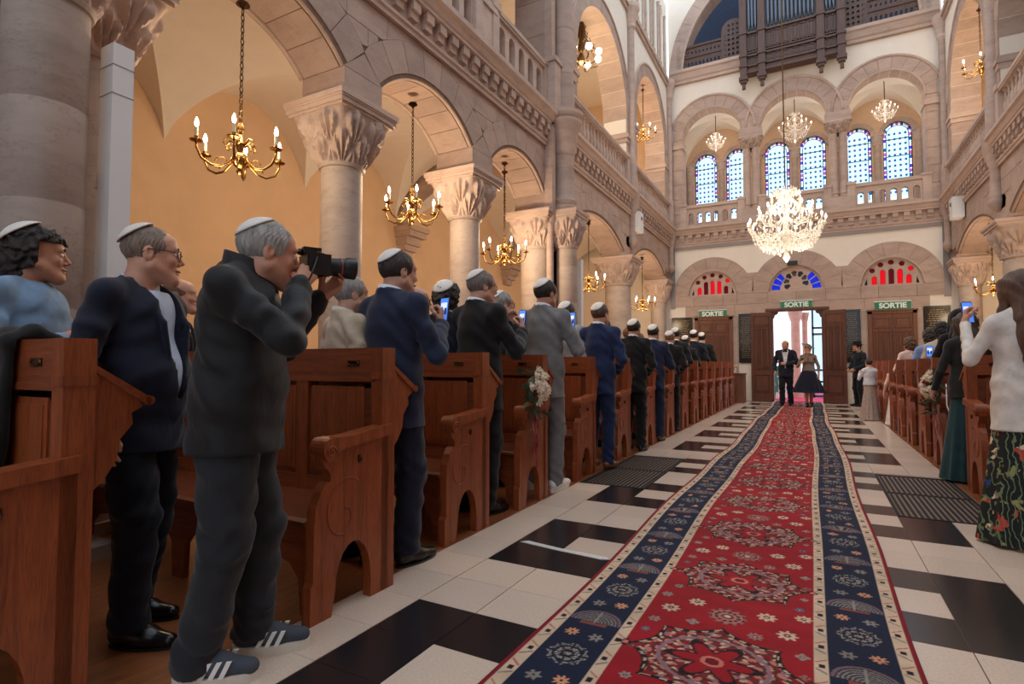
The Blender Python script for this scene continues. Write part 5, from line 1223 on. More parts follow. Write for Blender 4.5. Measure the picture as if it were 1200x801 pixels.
    if glasses:
        m = MB()
        for q in (-1, 1):
            m.tube([tuple(tr([(q*.033+.024*math.cos(a), .102-.012*abs(math.cos(a)) if q*math.cos(a) > 0 else .104, .006+.018*math.sin(a))])[0]) for a in np.linspace(0, 2*PI, 17)[:-1]], .0022, 5, True)
            m.tube([tuple(v) for v in tr([(q*.058,.090,.012),(q*.078,.05,.014),(q*.084,-.015,.014),(q*.083,-.035,-.004)])], .002, 5)
        m.tube([tuple(v) for v in tr([(-.010,.106,.010),(0,.110,.013),(.010,.106,.010)])], .002, 5)
        m.build('glasses', mat('glasses_%d_%d_%d' % glasses, srgb(*glasses), .3), t, True)
    if beard: V, F = beard_arr(hh); link('beard', np_mesh('beard', tr(V), F, mat('beard_%d_%d_%d' % beard, srgb(*beard), .7, noise=.4, nscale=60, bump=.5, bscale=200)), t)
    if res == 0:
        for q in (-1, 1):
            m = MB(); m.ball((0,0,0), .0125, 12, 8); V = np.array(m.v)+np.array((q*.032,.0815,.006)); o = link('eye', np_mesh('eye', tr(V), np.array([f_ for f_ in m.f if len(f_) == 4]), mat('eye_white', srgb(226,218,212), .2)), t)
            m = MB(); m.ball((0,0,0), .0062, 10, 6); V = np.array(m.v)+np.array((q*.032,.0895,.006)); link('iris', np_mesh('iris', tr(V), np.array([f_ for f_ in m.f if len(f_) == 4]), mat('iris', srgb(52,38,30), .15)), o)
            if q > 0: MB().tube([tuple(v) for v in tr([(-.022,.092,-.064),(-.010,.1035,-.0605),(0,.1045,-.0615),(.010,.1035,-.0605),(.022,.092,-.064)])], [.0015*s,.0034*s,.0036*s,.0034*s,.0015*s], 6).build('lips', mat('lips', srgb(158,92,82), .5), t, True)
            pts = [tuple(v) for v in tr([(q*.014,.0925,.030),(q*.03,.094,.036),(q*.05,.078,.030)])]
            MB().tube(pts, [.003*s,.0042*s,.002*s], 6).build('eyebrow', mat('brow_%d_%d_%d' % hairc, srgb(*hairc), .8), t)
    # --- upper garment
    lo = np.min([SH[1],SH[-1],*AR_[1],*AR_[-1]], 0)-.16; hi = np.max([SH[1],SH[-1],*AR_[1],*AR_[-1]], 0)+.16
    lo[2] = min(lo[2], hem-.03); hi[2] = max(hi[2], 1.60); lo[0] = min(lo[0],-.32); hi[0] = max(hi[0],.32); lo[1] = min(lo[1],-.25); hi[1] = max(hi[1], T((0,.25,1.4))[1]+.05)
    f = Field(lo, hi, hb)
    wd = .150 if fem else .158
    f.seg(T((0,0,1.02)), T((0,0,1.30)), (wd-.018 if fem else wd)*b, (wd+.012)*b, (1,1.38,1), .05)
    f.seg(T((0,.005,hem-.06)), T((0,0,1.0)), .178*b, .160*b, (1,1.28,1), .06)
    if belly: f.ell(T((0,.07,1.07)), (.15*b,.08+belly,.17), .06)
    if fem: 
        for q in (-1, 1): f.ell(T((q*.07,.10,1.27)), (.065,.06,.065), .04)
    f.seg(SH[-1]+(0,0,-.012), SH[1]+(0,0,-.012), .055, .055, k=.05)
    for q in (1, -1): f.seg(T((q*.03,-.025,1.462)), SH[q]+(0,0,.004), .050, .054 if not fem else .042, k=.03)
    f.seg(T((0,-.02,1.40)), T((0,-.025,1.475 if not fem else 1.43)), .085, .062, k=.05)
    slv = .008 if top_kind in ('jacket','bomber') else .0
    bell = .0
    for q in (1, -1):
        e, w = AR_[q]; w2 = w-(w-e)/np.linalg.norm(w-e)*.015
        f.seg(SH[q], e, .056+slv if not fem else .046, .049+slv if not fem else .040, k=.03, fold=.0034 if not fem else .001, ph=q); f.seg(e, w2, .049+slv if not fem else .038, .036+slv if not fem else .031, k=.015, fold=.004 if not fem else .001, ph=2+q)
    f.noise(FOLD if not fem else (lambda X, Y, Z: .45*FOLD(X, Y, Z)))
    if top_kind in ('jacket', 'shirt', 'bomber'):        # collar roll, and lapels on jackets
        fy = .118*b+belly*.5; ch = [T((0,-.092,1.492)), T((.058,-.062,1.486)), T((.084,.01,1.455)), T((.088,.075,1.40))]+([T((.078,fy-.005,1.30)), T((.046,fy+.008,1.10))] if top_kind == 'jacket' else [])
        for a_, b_ in zip(ch[:-1], ch[1:]):
            for q in (1, -1): f.seg(a_*(q,1,1), b_*(q,1,1), .014, .013, k=.006)
    if top_kind == 'jacket' and res < 2: f.cut(lambda X, Y, Z: np.where((Y < 0) & (Z < hem+.22) & (np.abs(X) < .005), .01, -1.))
    f.cut(lambda X, Y, Z: hem-Z+.02*np.sin(X*9)*.3+0*Y)
    f.seg(hc+(0,-.06,-.20), hc+(0,-.02,-.06), .066, .072, k=.004, sub=True)          # neck opening
    if open_front:
        f.cut(lambda X, Y, Z: np.where((Y > .02) & (Z > .98), np.minimum(.012+.15*np.clip(Z-1.0, 0, .5)-np.abs(X), .05), -1.)*.7)
    V, F = f.mesh(); link({'jacket':'jacket','bomber':'jacket','shirt':'shirt','dress':'bodice','blouse':'blouse'}[top_kind], np_mesh('top', V*s, F, cloth(top, .8 if top_kind != 'bomber' else .6)), t)
    if top_kind in ('jacket',) or shirt and open_front:
        f = Field((-.26,-.22,.86), (.26,.34,1.62), hb)
        f.seg(T((0,0,1.0)), T((0,.0,1.33)), (wd-.020)*b, (wd-.020)*b, (1,1.42,1), .03)
        if belly: f.ell(T((0,.062,1.07)), (.14*b,.075+belly,.16), .05)
        f.seg(T((0,-.01,1.36)), hc+(0,-.055,-.125), .066, .060, k=.03); f.cut(lambda X, Y, Z: np.maximum(.93-Z, Z-1.44)+0*X+0*Y)
        f.seg(hc+(0,-.06,-.16), hc+(0,-.02,-.02), .058, .066, k=.0, sub=True)
        V, F = f.mesh(); link('shirt', np_mesh('shirt', V*s, F, cloth(shirt, .8)), t)
        m = MB(); V = []; nk = 32; c0 = T((0,-.020,1.47)); c0[1] += fwd*.5
        for rr_, zz_ in ((.074,-.035),(.069,.0),(.0665,.036),(.0635,.036),(.0635,-.02)):
            for k in range(nk): a = 2*PI*k/nk; V.append((c0+np.array((rr_*math.cos(a), rr_*1.10*math.sin(a), zz_-.018*math.sin(a))))*s)
        m.add(V, [(i*nk+k, i*nk+(k+1) % nk, (i+1)*nk+(k+1) % nk, (i+1)*nk+k) for i in range(4) for k in range(nk) if not (i == 2 and False)]); m.build('collar', cloth(shirt, .8), t, True)
        for q in (1, -1):
            e, w = AR_[q]; d = (w-e)/np.linalg.norm(w-e); m = MB(); m.tube([tuple((w-d*.03)*s), tuple((w+d*.004)*s)], [.034*s,.034*s], 14).build('cuff', cloth(shirt, .8), t, True)
    if top_kind == 'bomber':
        m = MB(); V = []; nk = 40; c0 = T((0,-.012,1.485)); c0[1] += fwd*.55
        for rr_, zz_ in ((.100,-.05),(.086,.0),(.079,.048),(.073,.048),(.072,-.02)):
            for k in range(nk): a = 2*PI*k/nk; V.append((c0+np.array((rr_*math.cos(a), rr_*1.10*math.sin(a), zz_-.030*math.sin(a))))*s)
        m.add(V, [(i*nk+k, i*nk+(k+1) % nk, (i+1)*nk+(k+1) % nk, (i+1)*nk+k) for i in range(4) for k in range(nk)]); m.build('rib_collar', cloth(top, .9), t, True)
    if tie == 'bow':
        c = tr([(0,.045,-.165)])[0]; m = MB()
        for q in (-1, 1): m.prism([(0,-.012),(q*.055,-.028),(q*.055,.028),(0,.012)], -.008, .008, 'y')
        m.box(-.012,.012,-.012,.012,-.012,.012).build('bow_tie', cloth((16,16,18)), t, loc=tuple(c+np.array((0,.055,.0))))
    # --- lower garment and shoes
    hips = {1: np.array((.078*b,0,.88)), -1: np.array((-.078*b,0,.88))}
    ft = {1: np.array((stance, step, 0)), -1: np.array((-stance, -step, 0))}
    if bottom == 'trousers' and not no_legs:
        f = Field((-.33,-.30-abs(step),.0), (.33,.30+abs(step),1.04), hb)
        f.seg((0,0,.90), (0,0,.98), .120*b, .115*b, (1,1.25,1), .03)
        for q in (1, -1):
            kn = (hips[q]+ft[q])/2+np.array((0,.035,.045)); an = ft[q]+np.array((0,-.02,.085))
            f.seg(hips[q], kn, .086*b, .073*b, k=.045, fold=.0010, ph=q*2); f.seg(kn, an, .071*b, .061*b, k=.02, fold=.0012, ph=q); f.seg(an+(0,0,.05), an+(0,.012,-.04), .060, .066, k=.015)
        f.noise(FOLD); f.noise(lambda X, Y, Z: .004*np.exp(-((Z-.13)/.09)**2)*np.sin(Z*75+X*50+Y*40)+.003*np.exp(-((Z-.50)/.09)**2)*np.sin(Z*60-Y*60+X*30)+0*X)
        f.cut(lambda X, Y, Z: .062-Z-.35*np.clip(-Y-.02, 0, .05)+0*X)
        V, F = f.mesh(); link('trousers', np_mesh('trousers', V*s, F, legs if not isinstance(legs, tuple) else cloth(legs, .85)), t)
    elif bottom in ('skirt', 'gown') and not no_legs:
        m = MB(); zl = {'skirt':.42,'gown':.02}[bottom]; nk = 64; V = []; F_ = []; nz = 16
        for i in range(nz+1):
            u = i/nz; zz = 1.04-(1.04-zl)*u; rr = (.13+.26*u**.8) if bottom == 'skirt' else (.118+.125*u)
            for k in range(nk): a = 2*PI*k/nk; r2 = rr*(1+.07*u*math.sin(a*11+2*math.sin(a*3))); V.append((r2*math.cos(a)*s*(1.06 if bottom == 'gown' else 1), r2*.82*math.sin(a)*s, zz*s))
        for i in range(nz):
            for k in range(nk): F_.append((i*nk+k, (i+1)*nk+k, (i+1)*nk+(k+1) % nk, i*nk+(k+1) % nk))
        link('skirt', np_mesh('skirt', np.array(V), np.array(F_), legs if not isinstance(legs, tuple) else cloth(legs, .85)), t)
        if bottom == 'skirt':
            for q in (1, -1):
                mm = MB().tube([(ft[q][0]*.6*s,ft[q][1]*s,.62*s),(ft[q][0]*.6*s,(ft[q][1]-.02)*s,.36*s),(ft[q][0]*.6*s,(ft[q][1]-.01)*s,.10*s)], [.06*s,.052*s,.032*s], 14); mm.build('leg', SKIN(skin), t, True)
    if not no_legs and (bottom != 'gown'):
        for q in (1, -1):
            c = ft[q]*np.array((.6 if bottom == 'skirt' else 1,1,1)); toe = 1.0 if not sneakers else 1.04; up = .02 if sneakers else 0
            f = Field((-.08,-.12,-.02), (.08,.24,.16), .006 if res < 2 else .010)
            f.seg((0,-.055,.048+up), (0,.055,.040+up), .040, .043, (1,1,1.0), .02); f.seg((0,.055,.038+up), (q*.006,.155*toe,.028+up), .043, .032, (1,1,1.15), .03); f.seg((0,-.035,.06), (0,-.03,.11), .042, .044, k=.02)
            f.cut(lambda X, Y, Z: np.maximum(.002+up-Z, Z-.125)+0*X+0*Y); V, F = f.mesh(); V = (V+c)*s
            so = link('shoe', np_mesh('shoe', V, F, mat('shoe_%d_%d_%d' % shoes, srgb(*shoes), .25 if not sneakers else .8, noise=.1)), t)
            ol = [(.046*math.cos(a)*(1.0 if math.sin(a) < .2 else 1-.15*math.sin(a)), (.05+.145*math.sin(a))) for a in np.linspace(0, 2*PI, 28)[:-1]]
            zz = (.0,.034) if sneakers else (.0,.012)
            MB().prism([((c[0]+a*(1.14 if sneakers else 1.06))*s, (c[1]+y_)*s) for a, y_ in ol], zz[0]*s, zz[1]*s, 'z').build('sole', mat('sole_white', srgb(222,214,202), .7) if sneakers else BLACKP, so)
            if sneakers and res == 0:
                for sd in (-1, 1):
                    for j in range(3):
                        me = MB().add([((c[0]+sd*u)*s, (c[1]+yy)*s, zz_*s) for u, yy, zz_ in ((.050,.000+j*.034,.034),(.050,.017+j*.034,.034),(.043,.046+j*.032,.086),(.043,.029+j*.032,.086))], [(0,1,2,3)]).mesh('side_stripe', mat('stripe_white', srgb(235,232,228), .6))
                        mod = link('side_stripe', me, so).modifiers.new('thick', 'SOLIDIFY'); mod.thickness = .010; mod.offset = 0
                lc = MB()
                for j in range(5): lc.tube([((c[0]-.022)*s, (c[1]+.04+j*.02)*s, (.098-.009*j)*s), (c[0]*s, (c[1]+.045+j*.02)*s, (.104-.009*j)*s), ((c[0]+.022)*s, (c[1]+.04+j*.02)*s, (.098-.009*j)*s)], .004*s, 5)
                lc.build('laces', cloth((30,36,60)), so, True)
    t['s'] = s
    return t
def toworld(t, p):
    """local figure coordinates (for a 1.75 m figure) to world"""
    s = t['s']; a = t.rotation_euler.z; x, y, z = [q*s for q in p]; return (t.location.x+x*math.cos(a)-y*math.sin(a), t.location.y+x*math.sin(a)+y*math.cos(a), t.location.z+z)
SCR = mat_emit('phone_screen', srgb(70,120,215), .75); SCR2 = mat_emit('phone_screen_glow', srgb(190,205,235), .75); SCD = mat_emit('phone_screen_dark', srgb(20,34,78), .6)
def phone(t, p, label, yaw=0, tilt=-8, wide=False):
    w = toworld(t, p); o = thing('smartphone', label, 'phone', w, t.rotation_euler.z-math.radians(yaw), 'raised phones'); o.rotation_euler.x = math.radians(tilt)
    a, b = (.037, .076) if not wide else (.076, .037)
    MB().prism([(-a,-b+.008),(-a+.008,-b),(a-.008,-b),(a,-b+.008),(a,b-.008),(a-.008,b),(-a+.008,b),(-a,b-.008)], -.004, .004, 'y').build('case', mat('phone_case', srgb(28,28,32), .3), o)
    MB().box(-a+.004, a-.004, -.0052, -.004, -b+.006, b-.006).build('screen', SCR, o)
    MB().box(-a+.010, a-.012, -.0058, -.0052, -b*.1, b*.55).build('picture', SCR2, o); MB().box(-a+.012, -a+.03, -.0062, -.0058, -b*.5, b*.2).box(a-.03, a-.012, -.0062, -.0058, -b*.45, b*.1).build('picture_figures', SCD, o)
    return o
# ================================================================== the congregation
PH1 = {1: ((.27,.07,1.13), (.09,.28,1.32)), -1: ((-.25,-.02,1.12), (-.24,.10,.90))}           # one hand holding a phone up
HPH = {1: ((-.25,.25,1), (.75,.65,.1), .75)}
PH2 = {1: ((.25,.12,1.13), (.09,.38,1.30)), -1: ((-.25,.14,1.15), (-.07,.40,1.36))}           # both hands on the phone
HPH2 = {1: ((-.35,.15,1), (.8,.6,.1), .7), -1: ((.4,.2,.9), (-.7,.7,.2), .7)}
FR = {1: ((.26,-.01,1.13), (.12,.20,1.0)), -1: ((-.26,-.01,1.13), (-.12,.20,1.0))}            # hands clasped in front
MEN = 'congregation on the left'
# denim man
person('man with wavy dark hair and white kippah in a pale denim shirt', -2.95, 1.25, 52, 1.80, (186,132,104), 'wavy', (38,28,26), True, None, (118,146,176), 'shirt', (40,44,60), hem=.70, build=1.1, head=(-28,-2,0), res=0, arms={1: ((.27,.02,1.14),(.13,.24,1.2)), -1: ((-.27,.02,1.14),(-.13,.24,1.2))})
# navy suit man
person('man in navy suit, pale blue shirt and thin glasses standing behind the nearest pew', -2.12, 1.34, 64, 1.73, (202,148,124), 'buzz', (126,108,96), True, (46,40,42), (24,28,46), 'jacket', (18,20,32), shirt=(198,212,234), open_front=True, belly=.03, build=1.14, head=(-34,-2,0), res=0, stance=.12, step=.08, arms={1: ((.28,-.05,1.13),(.29,.04,.88)), -1: ((-.27,-.04,1.13),(-.26,.08,.9))})
person('short haired man with white open collar between the navy suit and the photographer', -3.64, 2.36, 42, 1.76, (198,146,122), 'balding', (128,100,86), False, None, (34,34,40), 'jacket', shirt=(230,232,236), open_front=True, head=(6,0,0), res=1)
# photographer
def tw(p, a=-22): a = math.radians(-a); return (p[0]*math.cos(a)-p[1]*math.sin(a), p[0]*math.sin(a)+p[1]*math.cos(a), p[2])     # aim towards the turned head
ph = person('grey haired photographer in black bomber jacket and dark jeans raising a camera to his eye', -1.51, 1.36, 50, 1.73, (196,140,114), 'short', (158,154,150), True, None, (25,26,29), 'bomber', (40,42,48), shoes=(66,72,84), sneakers=True, hem=.80, lean=2, fwd=.05, drop=.045, head=(-22,-9,0), build=1.22, belly=.02, res=0, stance=.10, step=-.07,
            arms={1: (tw((.30,.12,1.21)), tw((.112,.20,1.432))), -1: (tw((-.20,.20,1.19)), tw((-.045,.32,1.412)))}, hands={1: (tw((-.42,.50,.75)), tw((.88,.10,.42)), .62), -1: (tw((.25,.70,.65)), tw((-.75,.1,-.7)), .55)})
cw_ = toworld(ph, tw((.010,.268,1.532))); cmr = thing('photo_camera', 'black camera with a long lens held to the photographer\'s eye', 'camera', cw_, ph.rotation_euler.z+math.radians(22))
MB().box(-.072, .072, -.035, .03, -.05, .04).box(-.03, .03, -.04, .03, .04, .068).box(.045, .085, -.03, .055, -.05, .035).build('body', BLACKP, cmr)
for nm, prof, mm in (('lens_barrel', [(.033,.03),(.035,.05),(.035,.075),(.037,.08),(.037,.105),(.040,.11),(.040,.13)], mat('lens_rubber', srgb(26,26,30), .5)), ('lens_hood', [(.040,.13),(.045,.14),(.046,.175),(.043,.175),(.04,.15)], BLACKP), ('lens_ring', [(.0405,.112),(.0415,.115),(.0405,.118)], mat('lens_ring_red', srgb(150,60,50), .4)), ('front_glass', [(.0,.142),(.038,.14)], mat('lens_glass', srgb(30,36,60), .05))):
    MB().lathe(prof, 24).build(nm, mm, cmr, 40).rotation_euler = (-PI/2, 0, 0)
MB().ball((0,-.048,.05), (.018,.014,.014), 10, 6).build('eyecup', BLACKP, cmr, True); MB().lathe([(.008,.035),(.008,.048)], 10).build('shutter_button', BRONZE, cmr, loc=(.06,.01,0))
MB().tube([(.085,.0,.02),(.115,-.03,-.06),(.10,-.08,-.16),(.05,-.12,-.20),(0,-.13,-.12)], .004, 6).build('strap', BLACKP, cmr, True)
# beige jacket
person('grey haired man in a beige jacket behind the second pew', -2.09, 2.50, 20, 1.68, (200,150,126), 'short', (142,138,134), False, None, (190,172,150), 'jacket', shirt=(210,204,196), head=(4,0,0), res=1)
# navy phone man
p6 = person('man in navy suit and white kippah holding up a phone beside the third pew', -1.72, 2.50, 10, 1.80, (194,144,120), 'short', (52,42,38), True, None, (34,42,66), 'jacket', (26,30,48), head=(10,-2,0), res=0, arms=PH1, hands=HPH, stance=.10, step=.04, hem=.74, build=1.12)
phone(p6, (.05,.345,1.415), 'phone held up by the man in navy beside the third pew')
person('man in thin glasses, head only, right of the navy suited phone holder', -2.46, 3.60, 30, 1.78, (204,152,130), 'balding', (120,100,90), False, (110,90,80), (40,40,48), 'jacket', head=(10,0,0), res=1)
person('man with curly dark hair and white kippah seen from behind near the third pew', -2.22, 3.72, -6, 1.80, (180,130,104), 'curly', (36,28,26), True, None, (28,32,48), 'jacket', res=1)
# black suit, both hands
p9 = person('man in black suit, white kippah and dark glasses filming with both hands', -1.86, 3.66, 14, 1.87, (196,146,122), 'short', (118,108,102), True, (30,28,30), (24,24,27), 'jacket', (22,22,26), head=(18,-3,0), res=0, arms=PH2, hands=HPH2, stance=.10, hem=.72, build=1.1)
phone(p9, (.015,.455,1.40), 'phone held in both hands by the man in the black suit', 0)
person('grey haired man in glasses with white kippah behind the black suited man', -2.22, 4.62, 26, 1.84, (204,156,134), 'short', (150,146,142), True, (90,80,76), (60,58,62), 'jacket', head=(10,0,0), res=1)
p11 = person('man in light grey suit and white sneakers holding up a phone by the fourth pew', -1.74, 4.60, 6, 1.92, (178,126,98), 'short', (34,28,28), True, None, (118,118,120), 'jacket', (112,110,112), shoes=(232,230,228), sneakers=True, head=(14,-2,0), res=1, arms=PH1, hands=HPH, stance=.11, hem=.74)
phone(p11, (.07,.345,1.405), 'phone held up by the man in the light grey suit')
person('man with white kippah, mostly hidden in front of the grey suited man', -2.08, 5.90, 8, 1.86, (190,140,114), 'short', (60,50,44), True, None, (150,150,156), 'shirt', res=2)
person('man in bright navy suit and tan shoes beside the fifth pew', -1.66, 5.86, 5, 1.82, (194,142,116), 'short', (84,62,50), True, None, (32,46,84), 'jacket', (30,42,76), shoes=(120,80,54), head=(8,0,0), res=1, arms=FR)
person('dark haired man with kippah looking right, beyond the bright navy suit', -2.12, 7.30, 40, 1.76, (190,140,114), 'short', (30,26,26), True, None, (60,62,72), 'jacket', res=2)
person('man in black suit with dark hair and kippah beside the sixth pew', -1.68, 7.26, 4, 1.74, (188,138,112), 'short', (28,24,24), True, None, (22,22,25), 'jacket', (20,20,24), res=1, head=(4,0,0), arms=FR)
person('bearded man with brown hair between the black suit and the navy phone holder', -2.1, 8.42, 30, 1.72, (196,140,112), 'short', (110,72,48), False, None, (40,40,46), 'jacket', beard=(110,66,44), res=2)
p16 = person('man in navy suit filming with a phone beside the seventh pew', -1.70, 8.36, 2, 1.74, (190,140,114), 'short', (36,32,32), True, None, (34,44,72), 'jacket', (32,40,64), shoes=(110,76,54), res=2, arms={1: ((.25,.1,1.1),(.05,.2,1.2)), -1: ((-.3,.0,1.15),(-.22,.26,1.30))})
phone(p16, (-.22,.30,1.40), 'phone held up by the navy suited man beside the seventh pew')
for i, (xx, yy, fc, hh_, hc_, tp, lb) in enumerate(((-1.76,9.72,4,1.72,(120,96,76),(22,22,26),'brown haired man in black suit and kippah beside the eighth pew'), (-1.88,10.74,2,1.84,(34,28,28),(24,26,32),'dark haired man in dark suit and kippah by the ninth pew'), (-1.90,11.78,5,1.74,(44,34,30),(20,22,28),'shorter man in dark suit and kippah by the tenth pew'), (-1.93,12.88,3,1.92,(26,24,26),(24,30,44),'tall dark haired man in dark blue suit by the eleventh pew'), (-1.95,14.0,-2,1.92,(24,22,24),(20,22,26),'man in black suit and kippah farthest along the left pews'), (-2.3,9.72,20,1.70,(90,70,60),(60,56,60),'man with brown hair half hidden behind the eighth pew people'))):
    person(lb, xx, yy, fc, hh_, (190,140,114), 'short', hc_, i < 5, None, tp, 'jacket', (20,20,26), res=2, arms=FR)
# ------------------------------------------------------------------ right side
def floral():
    t = NT('floral_print'); tc = t.a('ShaderNodeTexCoord'); mp = t.a('ShaderNodeMapping'); t.lk(tc.outputs['Object'], mp.inputs[0])
    nz = t.a('ShaderNodeTexNoise', Scale=9.0, Detail=3.0); t.lk(mp.outputs[0], nz.inputs[0]); ad = t.a('ShaderNodeMixRGB', blend_type='ADD'); ad.inputs[0].default_value = .35; t.lk(mp.outputs[0], ad.inputs[1]); t.lk(nz.outputs['Color'], ad.inputs[2])
    v = t.a('ShaderNodeTexVoronoi', Scale=8.5); t.lk(ad.outputs[0], v.inputs[0]); s = t.a('ShaderNodeSeparateColor'); t.lk(v.outputs['Color'], s.inputs[0])
    r = ramp(t, s.outputs[0], [(0,srgb(18,24,22)),(.34,srgb(58,84,52)),(.52,srgb(150,148,92)),(.66,srgb(40,66,120)),(.78,srgb(192,62,52)),(.9,srgb(226,200,170))])
    for e in r.color_ramp.elements: pass
    r.color_ramp.interpolation = 'CONSTANT'
    w = t.a('ShaderNodeTexWave', Scale=12.0, Distortion=9.0); t.lk(mp.outputs[0], w.inputs[0]); r2 = ramp(t, w.outputs['Fac'], [(.86,(0,0,0,1)),(.93,(1,1,1,1))])
    d = ramp(t, v.outputs['Distance'], [(.30,(1,1,1,1)),(.36,(0,0,0,1))]); mx = t.a('ShaderNodeMixRGB'); t.lk(d.outputs[0], mx.inputs[0]); mx.inputs[1].default_value = srgb(16,20,22); t.lk(r.outputs[0], mx.inputs[2])
    m2 = t.a('ShaderNodeMixRGB'); t.lk(r2.outputs[0], m2.inputs[0]); t.lk(mx.outputs[0], m2.inputs[1]); m2.inputs[2].default_value = srgb(108,126,92); t.lk(m2.outputs[0], t.p.inputs['Base Color']); t.p.inputs['Roughness'].default_value = .8
    return t.m
WOM = 'women on the right'
w1 = person('woman in white jacket and wide dark floral trousers filming with a phone on the right', 1.58, 4.60, -14, 1.72, (204,152,128), 'long', (88,60,48), False, None, (222,214,206), 'blouse', floral(), 'gown', fem=True, hem=.72, res=0, head=(-6,0,0), arms={1: ((.24,.03,1.12),(.16,.26,1.28)), -1: ((-.26,.06,1.16),(-.17,.30,1.42))}, hands={-1: ((.3,.25,1), (-.75,.6,.1), .7)}, build=1.02, shirt=None)
phone(w1, (-.125,.36,1.50), 'phone held up by the woman in the white jacket', -10)
bag_o = thing('handbag', 'small black shoulder bag at the side of the woman in white', 'bag', toworld(w1, (.24,.02,1.02)), w1.rotation_euler.z)
MB().box(-.05, .05, -.11, .11, -.09, .07).build('pouch', mat('black_leather', srgb(26,24,26), .4), bag_o); MB().prism([(-.115,.075),(.115,.075),(.115,-.01),(0,-.03),(-.115,-.01)], -.056, .056, 'x').build('flap', MATS['black_leather'], bag_o)
for q in (1, -1):
    sd = thing('sandal', 'tan wedge sandal under the floral trousers, '+('right' if q > 0 else 'left')+' foot', 'shoe', toworld(w1, (q*.10,-.04,0)), w1.rotation_euler.z, 'wedge sandals')
    MB().prism([(-.10,0),(-.10,.07),(.0,.045),(.10,.02),(.15,.02),(.16,0)], -.04, .04, 'x').build('wedge', mat('cork', srgb(196,150,110), .7), sd)
    MB().ball((0,.03,.055), (.036,.12,.035), 12, 8).build('foot', SKIN((204,152,128)), sd, True); MB().tube([(-.04,.08,.03),(0,.08,.075),(.04,.08,.03)], .012, 6).build('strap', mat('tan_leather', srgb(150,96,62), .5), sd)
# hand and phone of somebody at the frame edge
w2 = person('dark skinned person at the right frame edge holding up a phone', 1.98, 4.95, -10, 1.76, (120,78,58), 'short', (30,24,22), False, None, (40,36,40), 'jacket', (30,30,36), res=1, arms={1: ((.26,.05,1.1),(.2,.25,1.0)), -1: ((-.24,.10,1.2),(-.13,.34,1.46))}, hands={-1: ((.3,.25,1), (-.75,.6,.1), .7)})
phone(w2, (-.09,.40,1.54), 'phone held at the right frame edge', -10)
person('woman with long brown hair in a dark top and teal skirt by the right pew', 1.74, 6.86, -12, 1.64, (196,146,122), 'long', (66,46,38), False, None, (40,40,40), 'blouse', (36,66,72), 'gown', fem=True, res=1, hem=.85, shirt=None, arms={1: ((.24,.0,1.12),(.2,.15,.95)), -1: ((-.24,.0,1.12),(-.24,.16,.92))})
person('woman wearing a black headscarf and black dress among the right pews', 1.95, 8.25, 0, 1.78, (196,146,122), 'scarf', (18,17,19), False, None, (22,20,22), 'blouse', (20,20,22), 'gown', fem=True, res=1, hem=.85, shirt=None, arms=FR)
w5 = person('woman with dark hair and beige top holding a phone among the right pews', 1.95, 9.30, 4, 1.70, (200,150,124), 'wavy', (26,22,24), False, None, (204,188,168), 'blouse', (34,32,36), 'gown', fem=True, res=1, hem=.85, shirt=None, arms={1: ((.24,.0,1.12),(.2,.15,.95)), -1: ((-.24,.02,1.12),(-.10,.24,1.15))})
phone(w5, (-.16,-.20,1.33), 'phone held up behind the right pew, showing the couple')
person('woman with dark brown hair and light blue top among the right pews', 1.98, 10.36, 0, 1.68, (200,150,124), 'wavy', (46,34,30), False, None, (130,156,206), 'blouse', (34,32,36), 'gown', fem=True, res=2, hem=.85, shirt=None, arms=FR)
person('woman with short dark hair farther back on the right', 2.42, 10.40, -4, 1.72, (196,146,122), 'wavy', (34,28,26), False, None, (120,140,190), 'blouse', (34,32,36), 'gown', fem=True, res=2, hem=.85, shirt=None)
person('woman with wavy brown hair and pale pink top by the right pews', 1.86, 11.42, -20, 1.60, (206,156,132), 'wavy', (92,62,46), False, None, (228,196,184), 'blouse', (34,32,36), 'gown', fem=True, res=2, hem=.85, shirt=None, arms=FR)
LACE = mat('taupe_lace', srgb(166,146,136), .85, noise=.35, nscale=45)
person('girl in a long taupe lace dress with dark hair standing at the right pew end', 1.42, 13.45, -20, 1.26, (210,160,136), 'bun', (44,32,30), False, None, (206,206,214), 'blouse', LACE, 'gown', fem=True, res=2, hem=.98, shirt=None, arms={1: ((.22,.1,1.2),(.1,.25,1.35)), -1: ((-.24,.08,1.15),(-.16,.24,1.3))})
person('child in pale clothes behind the girl in lace', 1.76, 12.55, -20, 1.18, (214,166,142), 'bun', (60,44,38), False, None, (226,190,176), 'blouse', (222,216,212), 'gown', fem=True, res=2, hem=.95, shirt=None)
# ------------------------------------------------------------------ the couple and the usher
gr_ = person('bearded man in black tuxedo and bow tie walking arm in arm down the carpet', -.25, 17.05, 184, 1.80, (190,136,108), 'balding', (52,40,34), False, None, (28,32,46), 'jacket', (22,24,34), open_front=True, shirt=(232,234,240), tie='bow', beard=(60,44,38), res=1, z=.014, build=1.08, stance=.09, step=.10, arms={1: ((.27,-.02,1.13),(.25,.12,.9)), -1: ((-.27,.04,1.14),(-.03,.22,1.10))}, hands={-1: ((1,.1,.1), (0,1,.2), .5)})
lady = person('woman in sheer black and beige tulle dress with tilted hat walking beside the tuxedo', .30, 16.86, 180, 1.66, (206,156,132), 'bun', (60,44,38), False, None, (128,112,102), 'dress', (22,26,44), 'skirt', fem=True, hem=.98, res=1, z=.014, stance=.09, step=.06, shirt=None, arms={1: ((.27,.0,1.12),(.20,.16,1.2)), -1: ((-.25,-.02,1.12),(-.25,.05,.88))})
